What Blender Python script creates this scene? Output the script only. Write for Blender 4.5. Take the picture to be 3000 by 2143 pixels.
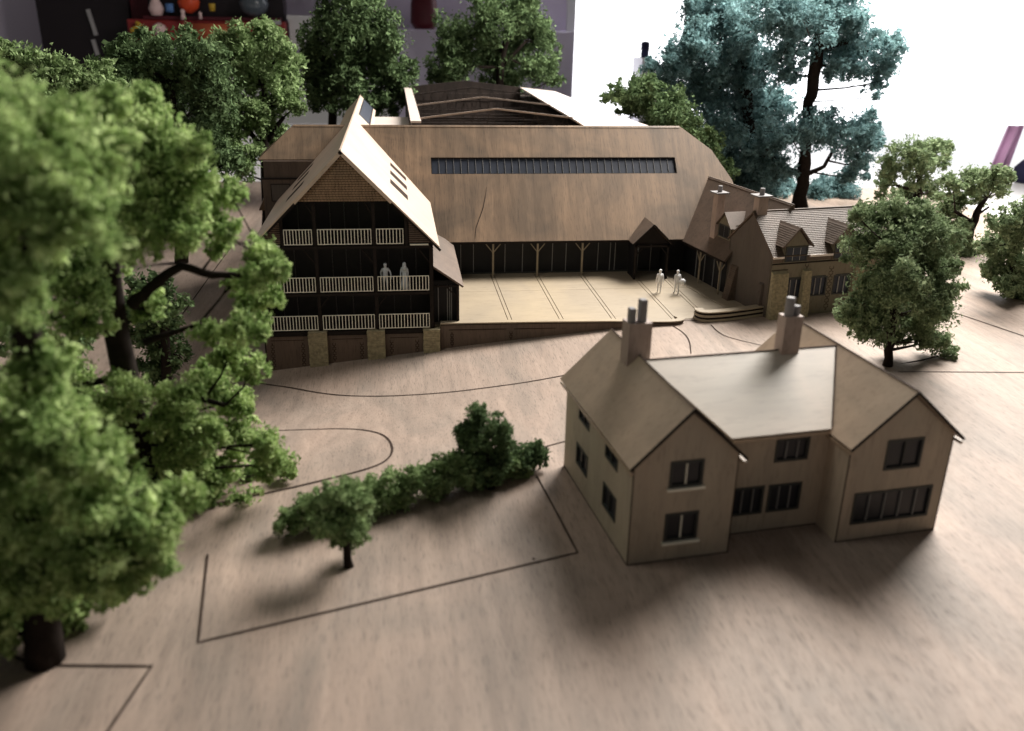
import bpy, bmesh, math, random
import numpy as np
from mathutils import Vector, Matrix, Euler
for o in list(bpy.data.objects): bpy.data.objects.remove(o)
sc = bpy.context.scene
C = sc.collection
R = math.radians
# ---------------------------------------------------------------- camera (1 unit = 1 cm of the architectural model)
def aim(yaw, pitch, roll):
    f = Vector((math.sin(yaw)*math.cos(pitch), math.cos(yaw)*math.cos(pitch), -math.sin(pitch)))
    r = Vector((math.cos(yaw), -math.sin(yaw), 0)); u = r.cross(f)
    c, s = math.cos(roll), math.sin(roll)
    r2 = c*r+s*u; u2 = -s*r+c*u
    return Matrix((r2, u2, -f)).transposed().to_4x4()
cam = bpy.data.cameras.new('camera'); co = bpy.data.objects.new('camera', cam); C.objects.link(co)
co.matrix_world = Matrix.Translation((0, 0, 19)) @ aim(R(7.72), R(21.545), R(1.085))
cam.sensor_width = 36; cam.lens = 36*2583.7/3000; cam.clip_start = 1; cam.clip_end = 2000
cam.dof.use_dof = True; cam.dof.focus_distance = 62; cam.dof.aperture_fstop = 0.125
sc.camera = co
# ---------------------------------------------------------------- room light: dim fill, a tall window behind on the right, an unseen low lamp added over the left trees
w = bpy.data.worlds.new('World'); sc.world = w; w.use_nodes = True
w.node_tree.nodes['Background'].inputs[0].default_value = (1.0, 0.95, 0.88, 1)
w.node_tree.nodes['Background'].inputs[1].default_value = 0.09
def area(name, loc, target, sx, sy, power, col):
    l = bpy.data.lights.new(name, 'AREA'); l.shape = 'RECTANGLE'; l.size = sx; l.size_y = sy; l.energy = power; l.color = col
    o = bpy.data.objects.new(name, l); C.objects.link(o); o.location = loc
    o.rotation_euler = (Vector(target)-Vector(loc)).to_track_quat('-Z', 'Y').to_euler(); return o
area('window_light', (62, 94, 66), (6, 48, 0), 54, 46, 292000, (1, .945, .875))
area('low_tree_lamp', (-22, 32, 46), (-10, 32, 8), 14, 14, 4000, (1, .96, .86))  # unseen lamp added close above the left trees to brighten their tops
sc.view_settings.view_transform = 'Standard'; sc.view_settings.look = 'None'
sc.view_settings.exposure = 0.0; sc.view_settings.gamma = 1
sc.unit_settings.scale_length = 0.01
sc.render.resolution_x = 1024; sc.render.resolution_y = 731
# ---------------------------------------------------------------- materials
def nodes(name):
    m = bpy.data.materials.new(name); m.use_nodes = True; nt = m.node_tree
    return m, nt, nt.nodes['Principled BSDF']
def N(nt, t, **k):
    n = nt.nodes.new(t)
    for a, b in k.items(): setattr(n, a, b)
    return n
def ramp(nt, stops):
    r = N(nt, 'ShaderNodeValToRGB'); e = r.color_ramp.elements
    while len(e) < len(stops): e.new(.5)
    for i, (p, c) in enumerate(stops): e[i].position = p; e[i].color = (*c, 1) if len(c) == 3 else c
    return r
def mixc(nt, a, b, f, mode='MULTIPLY'):
    m = N(nt, 'ShaderNodeMix', data_type='RGBA', blend_type=mode)
    for s, v in ((6, a), (7, b), (0, f)):
        if hasattr(v, 'links'): nt.links.new(v, m.inputs[s])
        else: m.inputs[s].default_value = v
    return m.outputs[2]
def veneer(name, base, scale=1.0, grain=(1, .12, 1), rough=.55, streak=.35, blotch=.25, fine=6.0, pore=.35, tint=(1, .86, .82), bump=.15, spec=.35):
    """thin wood sheet: long fibres along one axis, pores, soft blotches"""
    m, nt, b = nodes(name); L = nt.links.new
    tc = N(nt, 'ShaderNodeTexCoord')
    def noise(sc_, k, det=4, dist=0., rgh=.6):
        mp = N(nt, 'ShaderNodeMapping'); mp.inputs['Scale'].default_value = tuple(g*k for g in sc_)
        L(tc.outputs['Object'], mp.inputs[0]); n = N(nt, 'ShaderNodeTexNoise'); n.inputs['Scale'].default_value = 1
        n.inputs['Detail'].default_value = det; n.inputs['Roughness'].default_value = rgh; n.inputs['Distortion'].default_value = dist
        L(mp.outputs[0], n.inputs[0]); return n.outputs[0]
    lo = 1-streak
    r1 = ramp(nt, [(.3, (lo, lo, lo)), (.72, (1, 1, 1))]); L(noise(grain, 1.1*scale, 5, .6), r1.inputs[0])
    r2 = ramp(nt, [(.34, (1-blotch,)*3), (.68, tuple(.55+.45*t for t in tint))]); L(noise((.5, .22, .5), .55*scale, 3, .8), r2.inputs[0])
    r3 = ramp(nt, [(.34, (1-pore,)*3), (.47, (1, 1, 1))]); L(noise(grain, fine*scale, 3, .2, .7), r3.inputs[0])
    c = mixc(nt, (*base, 1), r1.outputs[0], 1.0); c = mixc(nt, c, r2.outputs[0], 1.0); c = mixc(nt, c, r3.outputs[0], 1.0)
    L(c, b.inputs['Base Color']); b.inputs['Roughness'].default_value = rough; b.inputs['Specular IOR Level'].default_value = spec
    bp = N(nt, 'ShaderNodeBump'); bp.inputs['Strength'].default_value = bump; bp.inputs['Distance'].default_value = .03
    L(r3.outputs[0], bp.inputs['Height']); L(bp.outputs[0], b.inputs['Normal'])
    return m
def plain(name, col, rough=.6, var=.15, k=1.5, spec=.3, metal=0):
    m, nt, b = nodes(name); L = nt.links.new
    tc = N(nt, 'ShaderNodeTexCoord'); n = N(nt, 'ShaderNodeTexNoise'); n.inputs['Scale'].default_value = k; n.inputs['Detail'].default_value = 5
    L(tc.outputs['Object'], n.inputs[0]); r = ramp(nt, [(.3, (1-var,)*3), (.7, (1, 1, 1))]); L(n.outputs[0], r.inputs[0])
    L(mixc(nt, (*col, 1), r.outputs[0], 1.0), b.inputs['Base Color']); b.inputs['Roughness'].default_value = rough
    b.inputs['Specular IOR Level'].default_value = spec; b.inputs['Metallic'].default_value = metal
    bp = N(nt, 'ShaderNodeBump'); bp.inputs['Strength'].default_value = .2; bp.inputs['Distance'].default_value = .03
    L(n.outputs[0], bp.inputs['Height']); L(bp.outputs[0], b.inputs['Normal'])
    return m
def leafmat(name, dark, mid, light, k=1.2, trans=.25):
    m, nt, b = nodes(name); L = nt.links.new
    tc = N(nt, 'ShaderNodeTexCoord'); n = N(nt, 'ShaderNodeTexNoise'); n.inputs['Scale'].default_value = k; n.inputs['Detail'].default_value = 8; n.inputs['Roughness'].default_value = .75
    L(tc.outputs['Object'], n.inputs[0]); r = ramp(nt, [(.3, dark), (.46, mid), (.64, light)]); L(n.outputs[0], r.inputs[0])
    L(r.outputs[0], b.inputs['Base Color']); b.inputs['Roughness'].default_value = .8; b.inputs['Specular IOR Level'].default_value = .1
    t = N(nt, 'ShaderNodeBsdfTranslucent'); L(r.outputs[0], t.inputs[0]); mx = N(nt, 'ShaderNodeMixShader'); mx.inputs[0].default_value = trans
    L(b.outputs[0], mx.inputs[1]); L(t.outputs[0], mx.inputs[2]); L(mx.outputs[0], nt.nodes['Material Output'].inputs[0])
    return m
def emis(name, col, s):
    m, nt, b = nodes(name); b.inputs['Base Color'].default_value = (*col, 1); b.inputs['Emission Color'].default_value = (*col, 1)
    b.inputs['Emission Strength'].default_value = s; return m
M = dict(
 ground=veneer('birch_board', (.43, .35, .292), .8, (1.9, .13, 1.9), .58, .3, .3, 13, .42, (1, .85, .79), spec=.3, bump=.4),
 cottage=veneer('cottage_card', (.51, .445, .35), .7, (1.4, 1.4, .2), .7, .2, .2, 7, .18),
 croof=veneer('cottage_roof_card', (.48, .385, .285), .7, (.5, 1.2, 1.2), .45, .2, .22, 6, .15, spec=.5),
 cmid=veneer('cottage_middle_roof_card', (.52, .47, .40), .7, (.25, 1.4, 1.4), .42, .2, .2, 5, .12, spec=.5),
 barn=veneer('barn_roof_veneer', (.31, .22, .148), .9, (1.8, .10, .10), .5, .42, .46, 11, .4, (1, .86, .72), spec=.4),
 wing=veneer('wing_roof_veneer', (.70, .57, .46), .6, (.2, 1.6, .2), .38, .18, .2, 8, .15, spec=.6),
 tile=veneer('tiled_roof_card', (.155, .115, .088), .8, (1.2, 1.2, 1.2), .6, .3, .3, 6, .3),
 shing=veneer('shingle_card', (.36, .245, .15), .9, (1.6, 1.6, .3), .6, .3, .3, 6, .35),
 slab=veneer('terrace_card', (.42, .35, .26), .5, (.3, 1.2, 1), .5, .15, .2, 8, .12, (1, .95, .8), spec=.4),
 wall=veneer('walnut_wall', (.15, .11, .085), .7, (1.6, 1.6, .2), .6, .3, .25, 7, .3),
 gable=veneer('grey_gable_card', (.125, .105, .09), .7, (1.6, 1.6, .2), .65, .2, .25, 7, .2),
 stone=plain('rough_stone_card', (.40, .345, .22), .9, .45, 5),
 oldwall=veneer('old_wall_card', (.23, .205, .145), .7, (1.4, 1.4, .3), .7, .2, .25, 7, .2),
 dark=plain('char_and_shade', (.022, .017, .015), .8, .3, 3, .15),  # dark edges; also backlit shade put into the wing posts' colour
 line=plain('burnt_line', (.045, .03, .024), .9, .3, 3, .1),
 black=plain('black_card', (.012, .012, .014), .6, .3, 2, .25),
 glass=plain('dark_acetate', (.02, .022, .028), .3, .2, 1, .3),
 slate=plain('slate_glass', (.025, .032, .05), .45, .25, 2, .3),
 mull=plain('grey_mullion', (.22, .22, .22), .6, .1, 2),
 frame=plain('charcoal_frame', (.045, .048, .045), .6, .2, 2),
 pale=plain('pale_mullion', (.42, .40, .38), .6, .1, 2),
 post=plain('pale_twig_post', (.30, .25, .18), .7, .25, 4),
 white=plain('white_rail', (.90, .88, .76), .55, .12, 3),
 fig=plain('grey_white_plastic', (.82, .82, .83), .6, .08, 5),
 figg=plain('grey_plastic', (.56, .61, .66), .6, .08, 5),
 wroof=veneer('overexposed_hall_roof', (.80, .72, .66), .5, (.3, 1.3, .3), .35, .12, .12, 6, .08, spec=.6),  # wing roof veneer with overexposure put into a whiter colour
 hall=veneer('hall_interior', (.06, .045, .038), .7, (1.4, 1.4, .3), .7, .4, .4, 6, .4),
 truss=plain('pale_truss', (.45, .36, .30), .6, .2, 2),
 chim=veneer('chimney_card', (.46, .37, .325), .8, (1.2, 1.2, .4), .6, .2, .2, 6, .2),
 pot=plain('grey_pot', (.22, .21, .215), .6, .15, 3),
 bark=plain('bark', (.022, .016, .013), .85, .4, 3, .1),
 table=plain('white_table', (.80, .79, .80), .3, .05, .05, .6),
 rwall=plain('lavender_wall', (.88, .80, .98), .8, .12, .02, .2),
 pane=emis('bright_window_pane', (.96, .97, 1), 2.6),
 wframe=plain('window_frame_white', (.8, .8, .8), .5, .05, .2),
 cab=plain('black_lacquer', (.022, .016, .02), .4, .2, .05),
 steel=plain('pale_handle', (.45, .43, .44), .4, .1, .3),
 red=plain('red_plastic', (.30, .035, .035), .4, .2, .2), redd=plain('dark_red_plastic', (.10, .012, .02), .5, .2, .2),
 orange=plain('orange_card', (.55, .13, .06), .5, .2, .3), vermil=plain('vermilion_plastic', (.75, .09, .03), .4, .1, .3),
 yellow=plain('yellow_plastic', (.65, .42, .05), .4, .1, .3), pinkw=plain('pink_white', (.85, .62, .60), .5, .1, .3),
 blue=plain('blue_plastic', (.12, .25, .55), .4, .1, .3), navy=plain('navy_cloth', (.02, .02, .06), .8, .2, .2),
 pinkc=plain('lilac_cloth', (.72, .42, .68), .8, .15, .1), bowl=plain('grey_bowl', (.10, .12, .14), .25, .2, .2, .6),
 leafA=leafmat('lit_yellow_green_foam', (.035, .065, .02), (.24, .36, .12), (.72, .86, .42), 1.2, .35),  # brightness of the lit tree tops put into the leaf colour
 leafB=leafmat('mid_green_foam', (.045, .08, .03), (.20, .29, .12), (.44, .56, .29), 1.2, .3),
 leafC=leafmat('dark_green_foam', (.02, .036, .017), (.085, .135, .06), (.21, .30, .14), .9, .25),
 leafD=leafmat('grey_green_foam', (.045, .07, .038), (.18, .25, .13), (.40, .49, .29), 1.5, .3),
 leafE=leafmat('glare_tinted_foam', (.035, .06, .06), (.14, .24, .24), (.34, .53, .56), .8, .5),  # blue window glare put into the leaf colour
)
# ---------------------------------------------------------------- mesh helpers
class MB:
    def __init__(s): s.v = []; s.f = []
    def add(s, v, f):
        k = len(s.v); s.v += [tuple(p) for p in v]; s.f += [tuple(i+k for i in q) for q in f]; return s
    def box(s, x0, x1, y0, y1, z0, z1):
        return s.add([(x0,y0,z0),(x1,y0,z0),(x1,y1,z0),(x0,y1,z0),(x0,y0,z1),(x1,y0,z1),(x1,y1,z1),(x0,y1,z1)],
                     [(3,2,1,0),(4,5,6,7),(0,1,5,4),(1,2,6,5),(2,3,7,6),(3,0,4,7)])
    def fbox(s, F, a0, a1, b0, b1, c0, c1):
        O, U, V, W = [Vector(q) for q in F]
        if U.cross(V).dot(W) < 0: a0, a1 = a1, a0
        return s.add([O+U*a+V*b+W*c for a, b, c in ((a0,b0,c0),(a1,b0,c0),(a1,b1,c0),(a0,b1,c0),(a0,b0,c1),(a1,b0,c1),(a1,b1,c1),(a0,b1,c1))],
                     [(3,2,1,0),(4,5,6,7),(0,1,5,4),(1,2,6,5),(2,3,7,6),(3,0,4,7)])
    def bar(s, p, q, w, h=None, up=(0,0,1)):
        p, q = Vector(p), Vector(q); h = h or w; d = (q-p); L = d.length; d.normalize(); up = Vector(up)
        if abs(d.dot(up)) > .98: up = Vector((0,1,0))
        a = d.cross(up).normalized(); b = a.cross(d)
        return s.fbox((p, a, b, d), -w/2, w/2, -h/2, h/2, 0, L)
    def slab(s, pts, t, n=None):
        """planar polygon thickened by t along its normal (towards n)"""
        P = [Vector(p) for p in pts]; nn = Vector((0,0,0))
        for i in range(len(P)): nn += P[i].cross(P[(i+1) % len(P)])
        nn.normalize()
        if nn.dot(Vector(n or (0,0,1))) < 0: P.reverse(); nn = -nn
        k = len(P); v = P+[p-nn*t for p in P]
        return s.add(v, [tuple(range(k)), tuple(range(2*k-1, k-1, -1))]+[(i, i+k, (i+1) % k+k, (i+1) % k) for i in range(k)])
    def tube(s, pts, rad, n=8, cap=True):
        P = [Vector(p) for p in pts]; k0 = len(s.v); a = None
        for i, p in enumerate(P):
            d = (P[min(i+1, len(P)-1)]-P[max(i-1, 0)]).normalized()
            a = (a-d*a.dot(d)) if a else d.orthogonal()
            a.normalize(); b = d.cross(a)
            for j in range(n): t = 2*math.pi*j/n; s.v.append(tuple(p+(a*math.cos(t)+b*math.sin(t))*rad[i]))
        for i in range(len(P)-1):
            for j in range(n):
                q = k0+i*n; s.f.append((q+j, q+(j+1) % n, q+n+(j+1) % n, q+n+j))
        if cap: s.f.append(tuple(k0+j for j in range(n-1, -1, -1))); s.f.append(tuple(k0+(len(P)-1)*n+j for j in range(n)))
        return s
    def lathe(s, c, prof, n=20):
        k0 = len(s.v)
        for r, z in prof:
            for j in range(n): t = 2*math.pi*j/n; s.v.append((c[0]+r*math.cos(t), c[1]+r*math.sin(t), c[2]+z))
        for i in range(len(prof)-1):
            for j in range(n): q = k0+i*n; s.f.append((q+j, q+(j+1) % n, q+n+(j+1) % n, q+n+j))
        s.f.append(tuple(k0+j for j in range(n-1, -1, -1))); s.f.append(tuple(k0+(len(prof)-1)*n+j for j in range(n)))
        return s
    def mesh(s, name, m):
        me = bpy.data.meshes.new(name); me.from_pydata(s.v, [], s.f); me.update()
        me.materials.append(M[m] if isinstance(m, str) else m); return me
    def obj(s, name, m, parent=None, bevel=0, kind=None, smooth=False, label=None):
        me = s.mesh(name, m); return link(name, me, parent, bevel, kind, smooth, label)
def link(name, me, parent=None, bevel=0, kind=None, smooth=False, label=None, loc=None):
    o = bpy.data.objects.new(name, me); C.objects.link(o)
    if parent is not None: o.parent = parent
    if loc is not None: o.location = loc
    if kind: o['kind'] = kind
    if label: o['label'] = label
    if bevel:
        b = o.modifiers.new('bevel', 'BEVEL'); b.width = bevel; b.segments = 1; b.limit_method = 'ANGLE'
    if smooth:
        for p in me.polygons: p.use_smooth = True
    return o
def tag(o, label, cat, group=None):
    o['label'] = label; o['category'] = cat
    if group: o['group'] = group
    return o
def thing(name, label, cat, loc=(0,0,0), rz=0, group=None):
    o = bpy.data.objects.new(name, None); C.objects.link(o); o.location = loc; o.rotation_euler = (0,0,rz); o.empty_display_size = .3
    return tag(o, label, cat, group)
def cut(o, boxes):
    """cut real openings; boxes = MB pieces in the object's local space"""
    mb = MB()
    for b in boxes: mb.add(b.v, b.f)
    me = mb.mesh('cutter', 'dark'); c = bpy.data.objects.new('cutter', me); C.objects.link(c)
    c.parent = o.parent
    m = o.modifiers.new('cut', 'BOOLEAN'); m.operation = 'DIFFERENCE'; m.solver = 'EXACT'; m.object = c
    bpy.context.view_layer.update()
    dg = bpy.context.evaluated_depsgraph_get(); new = bpy.data.meshes.new_from_object(o.evaluated_get(dg))
    o.modifiers.clear(); o.data = new
    bpy.data.objects.remove(c); bpy.data.meshes.remove(me)
    return o
def gz(x, y):
    s = min(max((y-34)/16, 0), 1); s = s*s*(3-2*s)
    return -0.105*min(max(17-x, 0), 29)*s
TREES={
 'A':((-11.35,23.98,-0.0),[[0,0,-0.1,0.5],[0.39,0.02,3.54,0.45],[0.85,0.02,7.29,0.44],[1.29,0.02,10.56,0.36],[2.11,0.02,14.0,0.24],[2.68,0.02,16.05,0.1]],[],[[2.41,-0.82,15.83,1.85],[0.34,1.55,15.97,1.86],[3.27,0.22,15.46,1.45],[1.15,1.1,13.91,1.83],[3.58,-1.64,14.34,1.11],[0.63,-0.45,12.12,1.64],[0.99,-0.19,8.38,1.58],[2.45,-1.59,8.04,1.35],[-0.4,-0.3,6.38,1.8],[1.0,0.41,5.29,1.83],[3.01,-1.22,6.27,1.33],[2.35,-1.11,4.47,1.39],[0.23,-0.68,3.72,1.38],[3.81,-0.77,4.92,1.08],[3.38,-1.15,3.82,0.8],[4.38,0.29,5.32,0.81],[3.72,1.98,16.64,0.56],[0.15,-1.16,9.25,1.25],[2.25,-2.09,12.92,0.75],[1.71,-0.1,10.06,0.7],[-1.06,0.27,2.01,0.98],[1.11,-0.17,2.42,0.71],[1.22,2.01,1.26,0.84],[4.13,-0.97,4.11,0.58],[-1.36,-0.25,1.43,0.99],[-0.74,0.64,0.94,0.67],[0.35,1.63,0.36,0.58]]),
 'B':((-10.8,33.8,-0.0),[[0,0,-0.1,0.62],[0.14,0.0,2.32,0.54],[-0.01,0.0,5.69,0.46],[0.1,0.0,10.59,0.35],[0.57,0.0,12.77,0.26],[1.26,0.0,14.38,0.14]],[[[0.61,0.0,8.46,0.26],[1.36,0.0,9.16,0.22],[2.62,0.0,10.03,0.18],[3.73,0.0,9.62,0.15],[4.91,0.0,9.63,0.11],[5.72,0.0,10.33,0.07]],[[0.19,0.0,2.73,0.24],[1.26,0.0,4.28,0.19],[2.52,0.0,4.63,0.13],[3.7,0.0,4.19,0.1]],[[0.92,0.0,6.99,0.15],[3.02,0.0,7.67,0.09],[5.0,0.0,6.87,0.07]]],[[1.79,0.95,15.77,0.83],[1.7,-0.47,14.44,1.6],[2.99,-0.54,13.58,1.33],[3.51,1.28,12.08,1.12],[2.79,-0.86,11.93,1.33],[1.47,-1.51,11.93,1.4],[-0.84,0.9,10.37,1.54],[4.27,0.27,11.33,0.58],[3.85,0.76,10.43,0.44],[1.71,0.1,15.62,0.72],[3.98,-1.77,14.62,0.68],[5.83,-0.66,10.58,0.74],[6.26,-1.8,10.2,0.48],[5.15,1.11,8.38,0.94],[4.96,-0.97,7.77,0.93],[3.98,1.08,6.11,0.81],[4.86,0.75,5.42,0.65],[2.91,1.64,4.52,1.0],[3.43,-0.47,7.46,0.55],[1.05,0.78,8.2,0.77],[-2.51,-0.79,5.73,1.75],[1.64,-0.38,3.85,1.16],[3.02,-1.37,3.67,1.03],[4.03,1.25,2.14,1.01],[5.45,-0.63,1.77,0.81],[5.75,1.22,0.44,0.41],[2.98,0.32,1.18,1.1],[2.22,-0.68,0.71,0.99],[4.04,-0.21,-0.2,0.76],[0.76,-0.86,0.05,1.1],[1.8,0.16,12.89,1.46],[-1.27,-0.62,9.75,1.31],[-0.73,-1.43,8.6,1.1],[2.42,-0.98,5.06,0.94],[3.72,1.78,3.6,0.72],[5.38,-1.41,2.98,0.75],[4.09,2.0,-0.23,0.84],[2.61,0.45,-0.39,0.92],[2.26,-0.65,2.75,1.06],[4.31,1.3,9.09,0.49],[6.14,-0.23,10.03,0.47],[5.53,-1.83,9.96,0.62],[4.47,1.32,12.5,0.67],[2.4,0.0,14.85,1.08],[0.86,-0.4,13.0,1.45],[1.12,0.72,-1.58,0.84],[-0.52,1.87,2.26,1.26],[0.2,0.49,1.01,1.23],[-0.15,-1.4,4.96,1.13],[1.82,-0.56,2.11,0.98],[2.17,-1.31,-0.83,0.8],[3.33,-0.75,-0.81,0.76],[0.65,-1.12,5.38,0.75],[-0.6,-0.48,2.39,1.39]]),
 'C':((-13.86,50,-3.04),[[0,0,-0.1,0.34],[0.56,0.0,5.88,0.25],[0.45,0.0,8.01,0.14]],[],[[0.05,-0.54,7.65,1.14],[0.81,-0.39,6.27,1.15],[-0.42,0.34,4.69,1.46],[0.63,0.62,3.44,1.02],[-1.23,0.76,5.94,1.13],[-0.65,1.05,2.17,1.16]]),
 'G':((-19.03,44,-2.08),[[0,0,-0.1,0.32],[1.02,0.0,5.59,0.2]],[],[[0.48,-0.51,6.26,1.27],[1.09,0.48,4.44,1.3],[1.95,0.55,3.14,1.3],[0.94,0.66,7.73,1.02],[3.0,0.41,5.39,0.66]]),
 'L1':((-20.18,84,-3.04),[[0,0,-0.1,0.54],[1.1,0.0,10.56,0.4],[1.02,0.0,16.35,0.18]],[],[[-1.08,2.95,18.74,1.83],[-1.28,-2.5,18.29,1.81],[-2.11,-2.26,16.65,2.39],[0.71,1.09,17.41,3.13],[3.94,-2.07,18.51,2.14],[-1.47,1.41,14.31,2.98],[1.64,2.78,13.41,3.46],[4.86,-0.57,15.67,2.43],[2.53,2.62,10.2,2.55],[5.19,-0.48,9.42,1.58],[-0.21,2.27,10.25,2.74],[4.86,0.93,18.22,1.32],[1.75,-0.84,7.88,2.21],[-2.8,-1.42,18.58,1.14]]),
 'L2':((-13.2,92,-3.04),[[0,0,-0.1,0.63],[0.43,0.0,9.46,0.48],[0.81,0.0,15.47,0.24]],[[[0.47,0.0,9.9,0.29],[2.51,0.0,12.51,0.19]],[[0.43,0.0,9.46,0.29],[-1.46,0.0,11.64,0.19]]],[[-0.96,1.23,19.11,2.02],[0.99,2.9,19.59,1.96],[-0.51,2.25,16.15,3.22],[2.54,2.8,17.0,2.05],[2.54,0.96,14.35,2.11],[-0.89,-0.13,12.94,2.77],[0.86,1.55,10.59,1.75],[-1.17,-2.06,9.1,1.69],[-3.07,-0.85,11.3,1.9],[-1.69,-1.03,7.42,1.14],[3.73,-0.58,13.64,0.94],[-2.73,1.47,18.67,1.74],[2.59,-0.25,18.8,1.61]]),
 'L3':((-29.06,76,-3.04),[[0,0,-0.1,0.6],[1.29,0.0,10.94,0.38],[1.94,0.0,16.8,0.17]],[],[[0.43,1.3,18.38,1.43],[-1.27,2.38,17.64,1.55],[2.67,0.77,17.76,1.66],[4.67,0.32,16.8,1.48],[3.14,1.91,15.65,2.02],[6.07,1.54,17.25,1.24],[6.93,-0.88,16.07,1.69],[0.55,1.82,16.32,1.95],[4.76,1.81,14.79,1.59],[2.73,-1.92,15.62,1.61],[-0.82,0.56,19.05,1.09]]),
 'M1':((-8.09,112,-2.63),[[0,0,-0.1,0.58],[1.09,0.0,13.18,0.52],[4.6,0.0,20.28,0.34],[6.5,0.0,22.27,0.23]],[],[[3.64,-1.43,20.77,4.3],[0.24,-1.73,19.02,2.6],[7.18,-1.58,19.12,3.16],[4.07,1.78,15.68,4.43],[-0.13,-0.15,14.72,2.87],[7.98,-1.25,15.12,2.61],[3.06,-2.75,13.15,3.14],[-0.66,-1.96,12.55,1.81],[6.93,-0.9,12.26,2.39],[4.21,2.1,24.7,3.5],[9.38,-1.44,13.87,1.59],[-0.86,0.66,16.7,1.96],[9.63,0.44,12.17,1.15]]),
 'M2':((13.71,122,-0.35),[[0,0,-0.1,0.63],[0.48,0.0,13.16,0.5],[2.16,0.0,19.83,0.31]],[[[0.48,0.0,13.16,0.31],[4.01,0.0,16.57,0.19]]],[[-1.33,-2.58,19.23,3.68],[-5.65,1.33,17.22,2.9],[-5.57,-1.61,14.01,3.21],[0.18,2.81,14.74,4.24],[4.92,2.21,17.37,3.08],[5.44,-1.04,13.27,2.63],[2.7,-0.33,20.38,3.26],[-5.95,1.86,11.57,2.29],[8.26,1.98,11.52,1.1],[-7.81,-1.66,11.94,1.48],[-0.45,3.33,23.08,2.96],[7.22,2.97,15.97,1.94],[1.43,2.62,11.3,3.21]]),
 'R1':((44.16,92,-0.0),[[0,0,-0.1,0.74],[-0.04,0.0,3.79,0.66],[-0.24,0.0,6.9,0.58],[-0.79,0.0,10.63,0.47],[-0.26,0.0,12.46,0.63],[-0.57,0.0,16.47,0.68],[-0.36,0.0,20.79,0.52]],[[[-0.04,0.0,3.79,0.37],[-2.96,0.0,4.52,0.26],[-4.73,0.0,6.43,0.15]],[[0.0,0.0,3.55,0.32],[2.18,0.0,4.51,0.21],[2.91,0.0,6.43,0.16]],[[-0.57,0.0,16.47,0.31],[3.62,0.0,17.41,0.21],[7.0,0.0,15.24,0.16]]],[[-4.15,1.51,6.7,2.59],[-2.76,-0.8,7.94,2.79],[-0.27,-1.58,8.96,2.56],[2.5,-1.2,8.46,2.23],[4.01,-2.98,7.53,2.58],[8.04,3.12,8.7,1.71],[4.92,-2.05,5.06,1.62],[4.26,-1.29,3.65,1.0],[-3.09,0.2,4.25,1.97],[-5.16,2.16,5.41,2.23],[8.69,2.31,7.1,1.31],[-3.49,-2.03,19.46,3.69],[1.18,0.82,19.75,3.49],[2.81,-1.13,18.71,2.22],[1.51,1.0,16.69,2.87],[3.77,1.46,16.48,2.15],[-3.08,0.54,16.2,2.2],[5.88,1.32,16.96,1.66],[6.25,-1.77,16.71,1.74],[6.51,-1.03,14.84,1.63],[5.83,-1.41,13.29,1.25],[9.07,2.1,17.21,1.3],[3.42,-1.71,14.84,1.48],[-6.39,-1.13,20.03,2.73],[-2.72,1.21,13.94,1.6],[1.35,-1.45,14.8,1.59],[7.84,1.78,11.69,0.58],[-0.17,1.83,22.1,3.75]]),
 'R2':((40.47,97.85,-0.0),[[0,0,-0.1,0.77],[-0.51,0.15,5.61,0.71],[-1.64,0.15,11.97,0.65],[-3.13,0.15,18.02,0.38]],[[[-1.59,0.15,11.49,0.38],[-6.43,0.15,15.68,0.21]],[[-0.79,0.15,7.1,0.38],[-5.18,0.15,8.57,0.21]]],[[-5.08,0.55,18.66,2.77],[-6.79,1.86,19.99,2.92],[-8.95,-2.56,16.87,2.78],[-10.46,-1.72,14.79,2.43],[-5.85,0.22,15.22,3.14],[-1.81,2.76,15.16,3.51],[-3.41,-1.67,18.71,2.86],[-0.97,-1.91,14.45,2.63],[-2.74,2.06,11.82,3.48],[-7.14,-0.13,11.71,3.24],[-10.2,1.7,12.02,2.01],[-12.89,-1.73,14.31,1.09],[-6.13,-2.76,7.93,3.19],[-1.14,1.96,6.88,3.64],[0.84,1.15,9.97,2.86],[3.1,1.64,10.67,2.36],[-3.65,0.28,4.58,2.93],[-0.33,0.24,3.57,2.71],[1.94,1.81,7.66,2.89],[-2.42,3.0,21.23,2.6],[0.33,2.59,1.1,2.65],[-1.2,1.92,0.17,2.36],[0.1,-3.0,2.59,1.89],[-2.29,3.15,1.54,2.37]]),
 'R3':((26.17,88,-0.0),[[0,0,-0.1,0.48],[-0.23,0.0,8.74,0.38],[-0.7,0.0,11.76,0.23]],[],[[-1.78,0.39,12.36,1.88],[-4.13,0.05,12.24,1.43],[-5.19,1.18,11.76,0.78],[1.57,-0.57,10.02,2.56],[0.54,2.53,11.12,2.17],[2.62,-0.65,8.38,2.23],[-2.3,2.32,10.68,1.36],[4.88,1.46,6.77,2.3],[-0.54,2.51,12.86,1.25],[0.47,-1.5,8.92,1.98],[7.23,1.79,3.95,1.99]]),
 'BU':((44.25,101,-0.0),[[0,0,-0.1,0.34],[-0.35,0.0,0.45,0.23]],[],[[-1.1,0.79,2.24,1.93],[-0.63,-1.19,0.99,2.49],[2.29,1.47,0.22,1.97],[2.85,-0.21,-0.83,1.95],[-0.44,0.48,-1.75,2.54],[0.97,-1.45,-1.38,2.22],[0.85,0.82,2.5,1.5]]),
 'BV':((51.92,99,-0.0),[[0,0,-0.1,0.35],[-0.35,0.0,-0.3,0.23]],[],[[-3.23,-1.3,0.55,1.76],[-0.02,1.48,0.39,2.13],[0.5,-0.41,0.89,1.95],[-1.61,0.03,-1.15,2.1],[1.38,0.87,-1.24,2.14],[0.07,0.59,-1.82,1.97]]),
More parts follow.
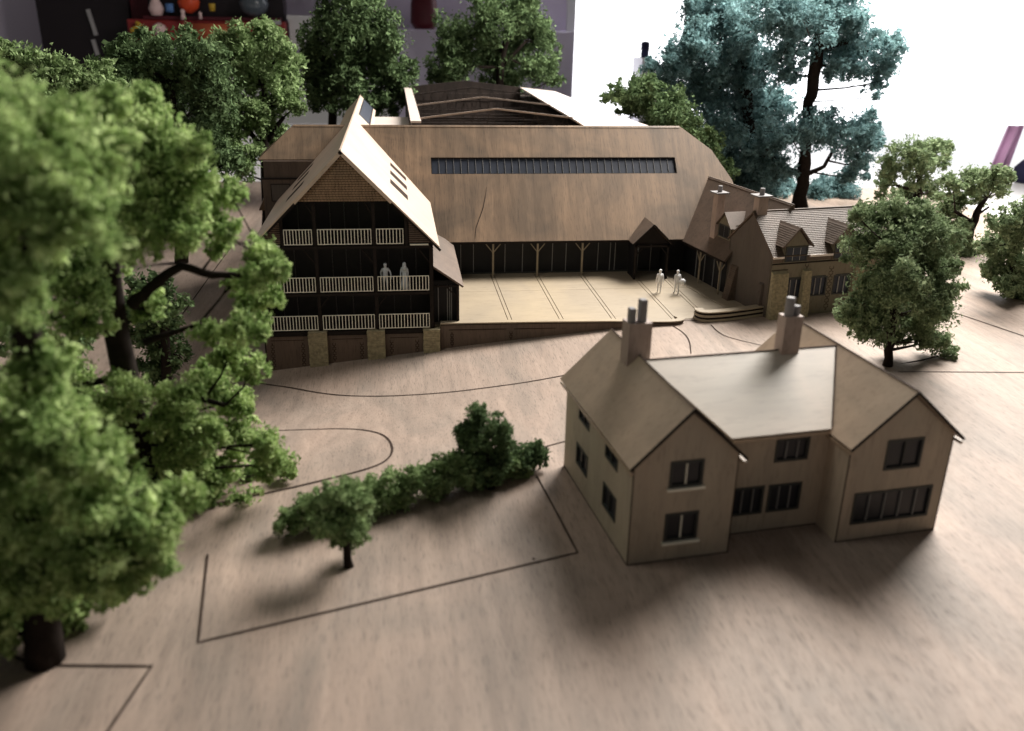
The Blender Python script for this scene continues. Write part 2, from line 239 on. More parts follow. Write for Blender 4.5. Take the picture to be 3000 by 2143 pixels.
 'F':((28.89,45.8,-0.0),[[0,0,-0.1,0.26],[-0.1,0.0,1.5,0.26],[-0.22,0.0,3.46,0.23],[-0.74,0.0,6.97,0.14]],[[[-0.17,0.0,3.18,0.14],[1.34,-0.0,3.42,0.09]]],[[-1.71,1.76,8.49,1.14],[-0.5,1.34,8.96,1.14],[1.17,1.26,8.7,1.1],[1.51,-0.26,7.91,1.2],[-2.39,0.82,7.18,1.18],[-1.11,-0.29,7.31,1.67],[1.52,0.55,6.26,1.57],[3.33,1.05,5.82,0.72],[2.35,-0.38,4.89,1.05],[-1.16,-1.75,5.37,1.65],[-2.02,0.05,5.12,1.26],[-2.95,-0.37,3.65,1.06],[-2.45,1.42,2.77,0.58],[-1.54,-0.53,2.98,1.35],[2.15,1.41,2.81,1.62],[1.51,-1.62,3.94,1.2],[1.06,1.56,1.33,0.78],[-2.13,-0.04,2.27,0.68],[3.64,1.34,1.05,0.98],[4.6,1.03,0.25,0.56],[2.52,0.67,1.26,0.6],[2.61,-0.6,6.28,0.35],[-4.12,-1.04,9.29,0.43],[0.37,0.79,7.81,1.15],[-0.31,1.02,3.97,1.16]]),
 'R4':((55.25,89.6,-0.0),[[0,0,-0.1,0.39],[1.09,0.0,1.96,0.38],[0.87,0.0,4.86,0.22]],[[[1.04,0.0,2.2,0.22],[-1.59,0.0,2.85,0.16]]],[[-1.5,-1.24,6.7,1.6],[1.0,-0.65,6.14,1.73],[-2.51,-0.11,4.65,1.61],[-0.34,-1.34,4.37,1.93],[2.74,-0.67,7.09,0.82],[-1.98,1.61,2.76,0.98],[0.22,1.43,1.8,1.32],[3.58,1.82,2.1,1.46],[4.08,1.9,5.05,1.12],[-2.86,0.58,1.63,0.65]]),
 'R5':((51.17,71.9,-0.0),[[0,0,-0.1,0.46],[-0.14,0.1,1.23,0.37],[0.0,0.1,3.67,0.27],[0.68,0.1,4.87,0.14]],[[[-0.11,0.1,2.66,0.23],[-2.07,0.1,3.69,0.14]],[[-0.04,0.1,3.27,0.14],[1.08,0.1,4.06,0.09]]],[[-3.89,-1.52,6.37,1.05],[-0.3,1.1,6.36,1.38],[0.31,-0.76,6.68,1.36],[2.01,0.07,6.77,0.69],[1.21,2.08,4.89,1.31],[-1.59,1.71,4.17,1.56],[-1.52,2.28,2.41,1.39],[-1.44,-0.19,1.93,1.45],[3.29,1.96,5.11,0.85],[-1.53,-0.28,0.1,1.55],[1.71,0.66,-0.82,1.5],[1.8,2.02,-2.26,1.43],[-1.8,-0.24,-1.57,1.19]]),
 'R6':((46.1,58.5,-0.0),[[0,0,-0.1,0.43],[-0.35,0.0,2.11,0.31],[-1.04,0.0,4.18,0.15]],[],[[-3.32,-1.59,6.06,1.18],[-1.16,-0.52,5.31,1.75],[-0.85,1.59,3.44,1.73],[-0.11,0.08,2.09,1.72],[-1.34,1.12,1.82,1.02],[0.82,0.04,0.5,1.26],[-3.86,-1.19,4.34,0.74],[-1.8,-1.54,1.37,0.91],[-1.63,-1.74,7.2,1.12]]),
 'S1':((-2.13,28.11,-0.0),[[0,0,-0.1,0.17],[-0.05,-0.01,1.14,0.15],[-0.08,-0.01,2.46,0.1]],[],[[-0.2,0.44,2.67,0.81],[-0.95,0.5,2.4,0.51],[0.26,0.0,1.87,0.7],[-0.45,-0.21,1.95,0.77],[0.55,-0.15,2.78,0.49],[0.11,0.57,0.85,0.48],[-0.87,0.11,1.87,0.47]]),
 'S2':((3.71,33.4,-0.0),[[0,0,-0.1,0.16],[-0.1,0.0,0.98,0.14],[-0.21,0.0,2.27,0.1]],[],[[-0.51,0.48,3.29,0.57],[-0.98,0.4,2.64,0.53],[0.15,-0.46,3.11,0.65],[-0.6,0.3,2.04,0.85],[0.36,-0.06,2.17,0.62],[-0.77,0.1,1.5,0.58],[0.4,0.18,1.4,0.76],[-0.12,-0.13,0.94,0.67]]),
}
# ---------------------------------------------------------------- the board, the table it lies on, engraved lines
def yb(x): return 128 if x < 20 else (104 if x > 44 else 128-(x-20))
nx, ny = 92, 96; mb = MB(); xs = [-62+126*i/nx for i in range(nx+1)]
for x in xs:
    for j in range(ny+1):
        t = j/ny; y = 6+(yb(x)-6)*t; mb.v.append((x, y, gz(x, y)))
for i in range(nx):
    for j in range(ny):
        a = i*(ny+1)+j; mb.f.append((a, a+ny+1, a+ny+2, a+1))
k = len(mb.v)                       # board edges and underside
rim = [i*(ny+1) for i in range(nx+1)]+[nx*(ny+1)+j for j in range(1, ny+1)]+[i*(ny+1)+ny for i in range(nx-1, -1, -1)]+[j for j in range(ny-1, 0, -1)]
mb.v += [(mb.v[i][0], mb.v[i][1], -3.55) for i in rim]
for q in range(len(rim)):
    r2 = (q+1) % len(rim); mb.f.append((rim[q], k+q, k+r2, rim[r2]))
ground = mb.obj('ground', 'ground', kind='structure', smooth=False)
for p in ground.data.polygons[:nx*ny]: p.use_smooth = True
MB().box(-330, 340, -60, 205, -6.5, -3.6).obj('tabletop', 'table', kind='structure')
def strip(pts, w, name='engraved_line', parent=ground, step=.5, lift=.03, m='line', zf=gz):
    P = []
    for a, b in zip(pts[:-1], pts[1:]):
        n = max(1, int(math.dist(a, b)/step))
        P += [(a[0]+(b[0]-a[0])*i/n, a[1]+(b[1]-a[1])*i/n) for i in range(n)]
    P.append(pts[-1]); mb = MB()
    for i, p in enumerate(P):
        a, b = P[max(i-1, 0)], P[min(i+1, len(P)-1)]; d = Vector((b[0]-a[0], b[1]-a[1])).normalized()
        for s in (-1, 1):
            x, y = p[0]-d.y*s*w/2, p[1]+d.x*s*w/2; mb.v.append((x, y, zf(x, y)+lift))
    for i in range(len(P)-1): mb.f.append((2*i, 2*i+2, 2*i+3, 2*i+1)) if False else mb.f.append((2*i+1, 2*i, 2*i+2, 2*i+3))
    for q in range(len(mb.f)): mb.f[q] = tuple(reversed(mb.f[q]))
    return mb.obj(name, m, parent)
def smoothpts(p, n=3):
    for _ in range(n):
        q = [p[0]]
        for a, b in zip(p[:-1], p[1:]):
            q += [(a[0]*.75+b[0]*.25, a[1]*.75+b[1]*.25), (a[0]*.25+b[0]*.75, a[1]*.25+b[1]*.75)]
        p = q+[p[-1]]
    return p
strip(smoothpts([(-9.5,53.2),(-8.03,52.2),(-6.64,51.28),(-5.18,50.09),(-3.51,49.01),(-1.89,48.25),(.21,47.59),(2.81,47.15),(5.46,47.2),(7.59,47.3),(10.4,47.8)], 2), .1)
strip(smoothpts([(-9.2,43.6),(-7.2,43.4),(-5.0,42.8),(-3.13,42.35),(-1.7,41.5),(-.8,40.2),(-.45,38.0),(-.75,36.6),(-1.55,35.8),(-3.1,35.0),(-5.66,33.9),(-8.4,33)], 2), .1)
strip([(6.2,31.0),(6.48,28.13),(-6.78,24.31),(-7.42,29.4)], .085); strip([(5.85,34.3),(6.2,31.0)], .07)
strip([(6.5,37.2),(8.05,37.95)], .075); strip([(-13.6,25.1),(-12.91,24.57),(-11.85,23.89),(-10.91,23.66),(-7.98,23.31),(-8.53,20.67),(-9.2,18.2)], .09)
strip([(29.0,44.8),(40.5,43.6)], .08); strip([(38.8,56.3),(42.2,46.0)], .1)
strip(smoothpts([(18.1,53.9),(18.4,52.6),(18.35,51.1),(17.66,48.7)]), .07); strip(smoothpts([(20.74,53.92),(20.7,52.6),(20.95,51.4),(22.7,49.7)]), .07)
strip([(-16.85,61.5),(-16.6,91.6)], .1); strip([(18.96,54.93),(20.66,54.82)], .07)
for x, y in ((4.75,27.9),(21.4,20.6)):
    o = MB().lathe((x, y, gz(x, y)), [(.07,-.02),(.06,.015),(.02,.025)], 8).obj('knot', 'line', ground)
# ---------------------------------------------------------------- small builders
def window(parent, F, w, h, lights=2, fm='frame', pm='glass', mm='mull', sill=None, fw=.1, deep=.1, proud=.03, mw=.045, arch=False):
    O, U, V, W = F; a = MB()
    a.fbox(F, 0, fw, 0, h, -deep, proud); a.fbox(F, w-fw, w, 0, h, -deep, proud)
    a.fbox(F, fw, w-fw, 0, fw, -deep, proud); a.fbox(F, fw, w-fw, h-fw, h, -deep, proud)
    if arch: a.fbox(F, w*.12, w*.88, h, h+.07, -deep+.03, proud)
    f = a.obj('window', fm, parent)
    MB().fbox(F, fw*.5, w-fw*.5, fw*.5, h-fw*.5, -deep-.02, -deep+.03).obj('pane', pm, f)
    for i in range(1, lights):
        x = w*i/lights; MB().fbox(F, x-mw/2, x+mw/2, fw, h-fw, -deep+.03, proud-.02).obj('mullion', mm, f)
    if sill: MB().fbox(F, -.08, w+.08, -.1, -.004, -.02, .14).obj('sill', sill, f)
    return f
def hole(F, w, h): return MB().fbox(F, .01, w-.01, .01, h-.01, -1.0, .5)
def tiles(parent, F, L, H, row=.13, tw=.16, t=.02, m='tile', name='tile_courses', clip=None, seed=1, gap=.78):
    """lapped courses on the plane F (U along the eave, V up the slope, W out), one joined mesh"""
    rnd = random.Random(seed); a = MB(); O, U, V, W = [Vector(q) for q in F]; n = int(H/row)
    for i in range(n):
        v0 = i*row; x = -(rnd.random()*tw)
        while x < L:
            x0, x1 = max(x, 0), min(x+tw*.93, L); x += tw
            if x1-x0 < .03: continue
            if clip and not (clip(x0, v0+row) and clip(x1, v0+row)): continue
            d = rnd.uniform(-.004, .006); k = t+d
            P = [O+U*x0+V*v0+W*k, O+U*x1+V*v0+W*k, O+U*x1+V*(v0+row*gap)+W*k*.55, O+U*x0+V*(v0+row*gap)+W*k*.55, O+U*x0+V*v0, O+U*x1+V*v0]
            a.add(P, [(0,1,2,3), (4,5,1,0)])
    return a.obj(name, m, parent, kind='stuff')
def stones(parent, F, w, h, name='stone_facing', m='stone', course=.13, seed=3):
    rnd = random.Random(seed); a = MB(); y = 0
    while y < h-.02:
        c = min(course*rnd.uniform(.8, 1.2), h-y); x = 0
        while x < w-.02:
            l = min(rnd.uniform(.18, .42), w-x)
            if w-x-l < .1: l = w-x
            a.fbox(F, x+.008, x+l-.008, y+.008, y+c-.008, -.01, rnd.uniform(.015, .05)); x += l
        y += c
    return a.obj(name, m, parent, kind='stuff', bevel=0)
def quoins(parent, F, h, w=.22, s=.2, t=.012, name='engraved_quoins'):
    a = MB(); y = 0; k = 0; lw = .028
    while y+s <= h+.01:
        x0, x1 = (0, w) if k % 2 else (w*.35, w*.65); nx0, nx1 = (w*.35, w*.65) if k % 2 else (0, w)
        a.fbox(F, x0, x0+lw, y, y+s, 0, t); a.fbox(F, x1-lw, x1, y, y+s, 0, t)
        if y+2*s <= h+.01:
            for p, q in ((x0, nx0), (x1, nx1)): a.fbox(F, min(p, q)-.001, max(p, q)+lw*.5, y+s-lw/2, y+s+lw/2, 0, t-.002)
        y += s; k += 1
    return a.obj(name, 'line', parent)
X, Y, Z = (1,0,0), (0,1,0), (0,0,1)
# ---------------------------------------------------------------- timber wing with three balconies (local u = across, v = back)
wing = thing('timber_wing', 'tall wing with three dark balconies and steep pale roof jutting toward the garden', 'building', (-3.2, 54.74, 0))
s_ = 1.017
def rz_(u): return 11.45-s_*abs(u)
def FR(u0, v0, sg):   # frame on the roof slope: U along depth, V up the slope
    n = Vector((sg*s_, 0, 1)).normalized(); up = Vector((-sg, 0, s_)).normalized(); return (Vector((u0, v0, rz_(u0))), Vector((0,1,0)), up, n)
hyp = math.hypot(1, s_)
for sg in (1, -1):
    if sg == 1: uv = [(0,-.3),(0,38.6),(1.45,38.6),(1.45,18.0),(5.85,15.7),(5.85,-.3)]
    else: uv = [(0,-.3),(0,38.6),(-1.45,38.6),(-1.45,18.4),(-3.0,16.25),(-5.95,16.0),(-5.95,-.3)]
    r = MB().slab([(u, v, rz_(u)) for u, v in uv], .22).obj('roof_slope', 'wing', wing)
    slots = [(12.7,1.5),(8.95,1.55),(5.2,1.65)] if sg == 1 else [(12.8,1.4),(9.2,1.4),(4.9,1.4)]
    u1 = 4.02*sg; bx = []
    for v, wd in slots: bx.append(hole(FR(u1, v, sg), wd, 1.15*hyp))
    if sg == 1: bx.append(hole(FR(1.23, 23.6, 1), 15, .93*hyp))
    cut(r, bx)
    for v, wd in slots:
        f = window(wing, FR(u1, v, sg), wd, 1.15*hyp, 1, 'line', 'line', fw=.06, deep=.03, proud=.012); f.name = 'rooflight'
    if sg == 1:
        f = window(wing, FR(1.23, 23.6, 1), 15, .93*hyp, 1, 'black', 'slate', fw=.14, deep=.04, proud=.02); f.name = 'long_rooflight'
MB().bar((0,-.31,11.46), (0,38.6,11.46), .1, .05).obj('ridge_cap', 'wing', wing)
gb = MB().slab([(-2.95,-.1,8.35),(2.95,-.1,8.35),(0,-.1,11.34)], .2, (0,-1,0)).obj('gable', 'dark', wing)
tiles(gb, ((-2.9,-.1,8.37), X, Z, (0,-1,0)), 5.8, 2.9, .15, .2, .05, 'shing', 'shingle_courses', lambda x, v: abs(x-2.9) < (2.97-v/1.0)*.985)
for sg in (-1, 1):                      # dark verge boards
    MB().bar((sg*2.9,-.26,8.26), (sg*5.9,-.26,5.24), .1, .14).obj('verge_board', 'dark', wing)
# shell
MB().box(-5.3,5.3,2.0,16,-3.2,5.5).obj('inner_wall', 'black', wing)
MB().slab([(-5.2,2.0,5.5),(5.2,2.0,5.5),(5.2,2.0,5.9),(2.6,2.0,8.5),(-2.6,2.0,8.5),(-5.2,2.0,5.9)], .2, (0,-1,0)).obj('inner_gable', 'black', wing)
for x0, x1 in ((-5.45,-5.3),(5.3,5.45)): MB().box(x0,x1,.1,16,-3.2,5.4).obj('side_wall', 'dark', wing)
for z in (5.5, 2.45, -.08): MB().box(-5.3,5.3,-.05,2.0,z-.13,z+.04).obj('balcony_floor', 'dark', wing)
for z0, z1, lst in ((5.6, 8.4, (-3.0,-1.0,-.1,.8,2.7)), (2.6, 5.3, (-4.3,-3.4,-1.0,-.1,.8,2.6,3.5,4.4)), (.1, 2.3, (-4.3,-3.4,-.9,.2,2.9,4.0))):
    for u in lst: MB().box(u-.03,u+.03,1.93,2.0,z0,z1 if abs(u) < 2.8 or z0 < 5 else 8.0).obj('glazing_bar', 'glass', wing)
for u, z0, z1 in ((-5.2,-.1,5.4),(-1.83,-.1,8.4),(1.78,-.1,8.4),(5.3,-.1,5.4),(-3.85,5.5,7.3),(3.78,5.5,7.4)):
    MB().box(u-.1,u+.1,.02,.2,z0,z1).obj('post', 'dark', wing)  # wooden posts, backlit shade put into their colour
for p, q in (((-1.75,1.55),(-1.1,2.35)),((1.85,1.5),(2.5,2.35)),((5.2,4.4),(4.5,5.3)),((-1.9,4.4),(-2.6,5.3)),((1.7,4.4),(1.0,5.3)),((-1.9,7.5),(-2.4,8.3)),((1.7,7.5),(1.2,8.3))):
    MB().bar((p[0],.08,p[1]), (q[0],.08,q[1]), .07).obj('brace', 'dark', wing)
bal = MB().box(-.024,.024,-.02,.02,0,.93).mesh('baluster', 'white')
def railing(u0, u1, z):
    r = MB(); r.box(u0,u1,-.08,-.03,z+.93,z+.975); r.box(u0,u1,-.08,-.03,z,z+.045); r.box(u0,u0+.045,-.08,-.03,z+.045,z+.93); r.box(u1-.045,u1,-.08,-.03,z+.045,z+.93)
    r = r.obj('railing', 'white', wing, bevel=.008); n = max(2, round((u1-u0)/.2))
    for i in range(1, n): link('baluster', bal, r, loc=(u0+(u1-u0)*i/n, -.055, z+.025))
for a, b in ((-3.72,-2.0),(-1.68,1.62),(1.92,3.6)): railing(a, b, 5.66)
for a, b in ((-5.1,-1.97),(-1.69,1.62),(1.9,5.15)): railing(a, b, 2.6)
for a, b in ((-5.1,-1.97),(-1.67,1.62),(1.9,5.15)): railing(a, b, .08)
for sg in (-1, 1):                      # slatted corners under the verge
    n = 0
    for i in range(13):
        z = 5.72+i*.135; ue = (11.25-z)/s_-.12
        if ue-3.95 > .12: MB().box(*(sorted((sg*3.95, sg*ue))), .0,.05, z, z+.085).obj('slat', 'wall', wing)
    MB().slab([(sg*3.9,.1,5.6),(sg*5.4,.1,5.6),(sg*3.9,.1,7.3)], .06, (0,-1,0)).obj('corner_panel', 'dark', wing)
    MB().box(*sorted((sg*4.0, sg*5.15)), -.04,.3, 5.545,5.62).obj('ledge', 'white', wing)
# stone base
base = MB().box(-5.35,5.35,.0,1.9,-3.4,-.25).obj('base_wall', 'wall', wing)
MB().box(-5.4,5.4,-.05,.2,-.33,-.22).obj('base_band', 'dark', wing)
for a, b in ((-5.35,-2.65),(-1.45,1.1),(2.25,4.7)):
    zb = gz(-3.2+a, 54.7)+.15
    for q in (a+.28, b-.5): quoins(base, ((q,0,zb), X, Z, (0,-1,0)), -.75-zb, .22, .16)
    MB().box(a+.3,b-.3,-.012,0,-.62,-.58).obj('engraved_line', 'line', base)
for a, b in ((-2.62,-1.45),(1.12,2.24),(4.74,5.8)):
    z = gz(-3.2+a, 54.4)-.1; p = MB().box(a,b,-.3,.3,z,-.02).obj('pier', 'stone', wing)
    stones(p, ((a,-.3,z), X, Z, (0,-1,0)), b-a, -.02-z, seed=int(a*9+50)); stones(p, ((a,.1,z), (0,-1,0), Z, (-1,0,0)), .4, -.02-z, seed=7)
# lean-to beside the wing
lean = MB().slab([(5.45,.25,4.1),(7.4,.25,2.72),(7.5,12.3,2.65),(5.45,10.8,4.12)], .12).obj('lean_to_roof', 'tile', wing)
MB().box(5.46,7.05,1.1,11.5,.05,2.9).obj('lean_to_wall', 'black', wing)
for u in (5.75, 6.35, 6.5, 6.62): MB().box(u,u+.06,1.04,1.1,.05,2.6).obj('glazing_bar', 'mull', wing)
MB().box(6.95,7.1,.4,.55,.04,2.75).obj('post', 'dark', wing); MB().box(5.5,7.1,.42,.54,2.62,2.74).obj('beam', 'dark', wing)
MB().bar((7.0,.47,1.9),(6.3,.47,2.62),.08).obj('brace', 'dark', wing); MB().box(7.05,7.12,.5,11.8,.04,2.8).obj('lean_to_wall', 'dark', wing)
# ---------------------------------------------------------------- terrace
ter = thing('terrace', 'pale terrace floor divided by double engraved joints in front of the barn', 'terrace', (0, 0, 0))
MB().slab([(2.2,55.3,-.02),(20.8,55.0,-.02),(25.2,56.3,-.02),(22.4,70,-.02),(2.2,70,-.02)], .2).obj('underlay', 'line', ter)
cols = [(4.0,7.22),(7.27,7.49),(7.54,10.72),(10.77,10.99),(11.04,14.3),(14.35,14.57),(14.62,18.42),(18.47,18.69),(18.74,20.72),(20.77,20.99)]
rows = [(55.25,62.6),(62.625,69.6)]
for a, b in cols:
    for c, d in rows: MB().box(a,b,c if a < 18.6 else max(c, 55.05),d,-.1,.04).obj('panel', 'slab', ter)
MB().box(2.3,4.0,55.25,56.2,-.1,.04).obj('panel', 'slab', ter)
MB().slab([(21.04,55.1,.04),(25.15,56.35,.04),(25.3,57.0,.04),(23.0,57.6,.04),(21.9,62.6,.04),(21.04,62.6,.04)], .14).obj('panel', 'slab', ter)
MB().slab([(23.06,57.62,.04),(25.2,57.1,.04),(23.9,66.0,.04),(21.04,69.6,.04),(21.04,62.64,.04),(21.96,62.64,.04)], .14).obj('panel', 'slab', ter)
def pathwall(pts, w, z0f, z1, name, m, parent):
    mb = MB(); n = len(pts)
    for i, p in enumerate(pts):
        a, b = pts[max(i-1,0)], pts[min(i+1,n-1)]; d = Vector((b[0]-a[0], b[1]-a[1])).normalized()
        for s in (-1, 1):
            x, y = p[0]-d.y*s*w/2, p[1]+d.x*s*w/2; mb.v += [(x,y,z0f(x,y)), (x,y,z1)]
    for i in range(n-1):
        q = 4*i; mb.f += [(q,q+4,q+5,q+1), (q+2,q+3,q+7,q+6), (q+1,q+5,q+7,q+3), (q,q+2,q+6,q+4)]
    q = 4*(n-1); mb.f += [(0,1,3,2), (q,q+2,q+3,q+1)]
    return mb.obj(name, m, parent)
tw = thing('terrace_wall', 'long low retaining wall under the terrace edge, falling toward the balcony wing', 'wall')
path = [(2.65,55.02),(6,54.96),(10,54.85),(14,54.65),(16.4,54.36)]+smoothpts([(16.4,54.36),(17.9,54.2),(18.75,54.35),(18.95,54.85),(18.75,55.25)], 3)[1:]
pathwall(path, .34, lambda x, y: gz(x,y)-.2, .14, 'wall_face', 'wall', tw)
pathwall(path, .44, lambda x, y: .14, .22, 'dark_band', 'dark', tw)
pathwall(path, .50, lambda x, y: .22, .30, 'coping', 'slab', tw)
for x in (3.3, 7.2, 10.4, 13.0, 15.2):
    zz = gz(x, 54.8)+.1
    if -.35-zz > .25: quoins(tw, ((x,54.81-(x-3)*.02,zz), X, Z, (0,-1,0)), -.25-zz, .2, .14)
for a, b in ((3.2,7.0),(7.5,10.3),(10.7,15)): MB().bar((a,54.82-(a-3)*.022,-.2),(b,54.82-(b-3)*.022,-.2),.03).obj('engraved_line','line',tw)
sw = thing('layered_garden_wall', 'short curved garden wall of stacked card layers beside the terrace entrance', 'wall')
path = smoothpts([(20.35,55.55),(20.3,54.95),(20.75,54.72),(22.2,54.95)], 2)+[(23.6,55.35),(25.1,55.82)]
for i in range(4): pathwall(path, .62-(i % 2)*.1-i*.02, (lambda x, y, i=i: .02+i*.15), .02+i*.15+.15, 'layer', 'dark' if i % 2 else 'slab', sw)
pathwall(path, .6, lambda x, y: .62, .70, 'coping', 'slab', sw)
# ---------------------------------------------------------------- long barn
barn = thing('long_barn', 'long barn with deep brown veneer roof and one ribbon of dark rooflights', 'building', (0, 66.4, 0))
tb = math.tan(R(50)); cb, sb = math.cos(R(50)), math.sin(R(50))
def bp(x, z): return (x, (z-2.87)/tb, z)
rf = MB().slab([bp(-7.8,10.85), bp(23.55,10.85), bp(26.0,9.1), bp(27.35,6.95), bp(28.3,2.87), bp(-3.2,2.87), bp(-3.2,8.44), bp(-10.45,8.44)], .2, (0,-1,1)).obj('roof_slope', 'barn', barn)
FB = (Vector(bp(2.84,7.42)), Vector(X), Vector((0,cb,sb)), Vector((0,-sb,cb)))
wv = 1.15/sb; cut(rf, [MB().fbox(FB, 0, 19.95, 0, wv, -.8, .5)])
sk = MB().fbox(FB, 0,19.95,0,.05,-.2,-.02).fbox(FB, 0,19.95,wv-.05,wv,-.2,-.02).fbox(FB, 0,.05,.05,wv-.05,-.2,-.02).fbox(FB, 19.9,19.95,.05,wv-.05,-.2,-.02).obj('ribbon_rooflight', 'dark', barn)
for i in range(34):
    a = .05+19.85*i/34; b = .05+19.85*(i+1)/34
    MB().fbox(FB, a+.012,b-.012,.05,wv-.05,-.19,-.15).obj('pane', 'slate', sk)
    if i: MB().fbox(FB, a-.012,a+.012,.05,wv-.05,-.19,-.10).obj('glazing_bar', 'mull', sk)
MB().slab([(-7.8,6.7,10.85),(23.55,6.7,10.85),(28.3,13.4,2.87),(-12,13.4,2.87)], .2, (0,1,1)).obj('rear_roof_slope', 'barn', barn)
MB().slab([bp(-7.8,10.85), bp(-10.45,8.44), (-10.6,8.5,8.44), (-7.8,6.72,10.85)], .15, (-1,0,1)).obj('hip', 'barn', barn)
MB().slab([bp(23.55,10.85), bp(26.0,9.1), bp(27.35,6.95), bp(28.3,2.87), (28.3,13,2.87)], .15, (1,0,1)).obj('hip', 'barn', barn)
MB().box(1.6,27,.7,1.1,2.55,2.85).obj('eaves_beam', 'dark', barn); MB().box(1.7,22.5,-.02,.1,2.68,2.84).obj('fascia', 'dark', barn)
MB().box(2.3,27.8,1.15,12.8,-.1,3.4).obj('glazed_wall', 'black', barn)
for x in (4.9,5.9,8.4,9.8,12.2,13.3,15.9,16.9,17.3): MB().box(x,x+.05,1.09,1.15,.05,2.6).obj('glazing_bar', 'mull', barn)
MB().box(2.3,22,1.0,1.15,.05,.14).obj('plinth', 'frame', barn)
for x in (7.38, 10.88, 14.45):
    p = MB().box(x-.07,x+.07,.15,.29,.04,2.68).obj('post', 'post', barn)
    for s in (-1, 1): MB().bar((x+s*.04,.22,1.98),(x+s*.56,.22,2.62),.065).obj('brace', 'post', p)
MB().tube([bp(7.15,6.55),bp(6.98,5.9),bp(6.75,5.13),bp(6.3,4.2),bp(6.1,3.8),bp(5.95,3.05)], [.012,.02,.03,.03,.025,.012], 6).obj('crack', 'dark', barn)
w_ = MB().box(-10.05,-3.2,4.35,13.3,-3.4,8.36).obj('end_wall', 'wall', barn)
MB().box(-10.2,-3.2,4.18,13.4,-3.4,7.0).obj('lower_wall', 'wall', barn); MB().box(-10.25,-3.2,4.13,13.4,7.0,7.1).obj('ledge', 'dark', barn)
window(barn, ((-9.6,4.18,5.3), X, Z, (0,-1,0)), 1.5, 1.35, 1, 'dark', 'gable', deep=-.01, fw=.05, proud=.06)
# porch
por = thing('gabled_porch', 'small gabled porch on dark posts breaking the barn eaves', 'porch', (19.62, 65.0, 0))
for sg, ue in ((-1,-1.58),(1,1.58)):
    z1 = 2.88; q = 1.0
    MB().slab([(0,-.1,4.4),(ue,-.1,z1),(ue,1.45,z1),(0,2.9,4.4)], .1).obj('porch_roof', 'tile', por)
    MB().bar((0,-.13,4.36),(ue,-.13,z1-.05),.06,.12).obj('verge_board', 'dark', por)
    MB().box(sg*1.28-.08,sg*1.28+.08,0,.16,.04,2.75).obj('post', 'dark', por)
    MB().bar((sg*1.2,.08,2.0),(sg*.7,.08,2.6),.06).obj('brace', 'dark', por)
    MB().box(*sorted((sg*1.24,sg*1.32)),.16,2.0,.04,2.8).obj('side_wall', 'black', por)
MB().box(-1.4,1.4,0,.14,2.6,2.75).obj('beam', 'dark', por)
MB().slab([(-1.45,.25,2.75),(1.45,.25,2.75),(0,.25,4.2)], .08, (0,-1,0)).obj('porch_gable', 'dark', por)
for u in (-.55,.5): MB().box(u,u+.05,2.05,2.1,.04,2.5).obj('glazing_bar', 'mull', por)
# ---------------------------------------------------------------- rear hall with open roof
hall = thing('rear_hall', 'big low-pitched hall behind the barn, its roof half open over dark trusses', 'building', (9, 75, 0))
MB().box(-7.6,-6.75,-.6,37,10.85,11.02).obj('roof_strip', 'wroof', hall)
MB().slab([(6.5,37,11.05),(11.6,41,10.3),(12.2,20,10.28),(13.4,2.2,10.3),(6.2,-.6,11.05)], .15).obj('roof_panel', 'wroof', hall)
MB().slab([(6.2,-.6,11.05),(13.4,2.2,10.3),(19,3.0,6.3),(14,-1,6.3)], .15).obj('roof_panel', 'wroof', hall)
MB().box(-11.2,-7.6,.5,13.3,9.75,9.9).obj('low_roof', 'wroof', hall)
MB().box(-11.2,-7.4,.6,13.2,-3.4,9.75).obj('wall', 'wall', hall)
MB().box(-7.5,-7.3,-.4,37,-3.4,10.85).obj('wall', 'hall', hall)
MB().slab([(-7.5,37.1,-3),(6.6,37.1,-3),(6.6,37.1,11.02),(-.2,37.1,11.75),(-7.5,37.1,10.95)], .2, (0,-1,0)).obj('wall', 'hall', hall)
MB().box(6.5,12.0,2.5,40,-3.4,9.9).obj('wall', 'hall', hall)
MB().box(-7.3,6.5,0,37,-3.4,4).obj('floor', 'hall', hall)
rnd = random.Random(4)
for j in range(6):
    for i in range(14):
        MB().box(-7.2+i*.98,-6.3+i*.98,36.78-rnd.uniform(0,.08),36.9,4.3+j*1.02,5.2+j*1.02).obj('wall_panel', 'hall', hall)
for v, m in ((13,'truss'),(1.5,'truss'),(25,'hall')):
    t = MB().bar((-6.8,v,11.0),(-.4,v,11.8),.12,.14).bar((-.4,v,11.8),(6.2,v,11.1),.12,.14).obj('truss', m, hall)
    MB().bar((-6.8,v,9.6),(6.2,v,9.7),.08,.1).obj('bottom_chord', 'hall', t)
    for i in range(10):
        a = -6.6+1.28*i; top = 11+.125*(a+6.8) if a < -.4 else 11.8-.106*(a+.4)
        MB().bar((a,v,9.65),(a+.64,v,top+.06),.05).obj('web', 'hall', t); MB().bar((a+.64,v,top+.06),(a+1.28,v,9.65),.05).obj('web', 'hall', t)
for i in range(8): MB().box(-7.2,6.4,1.7+i*4.4,1.85+i*4.4,8.6+.1*(i % 2),8.72+.1*(i % 2)).obj('joist', 'hall', hall)
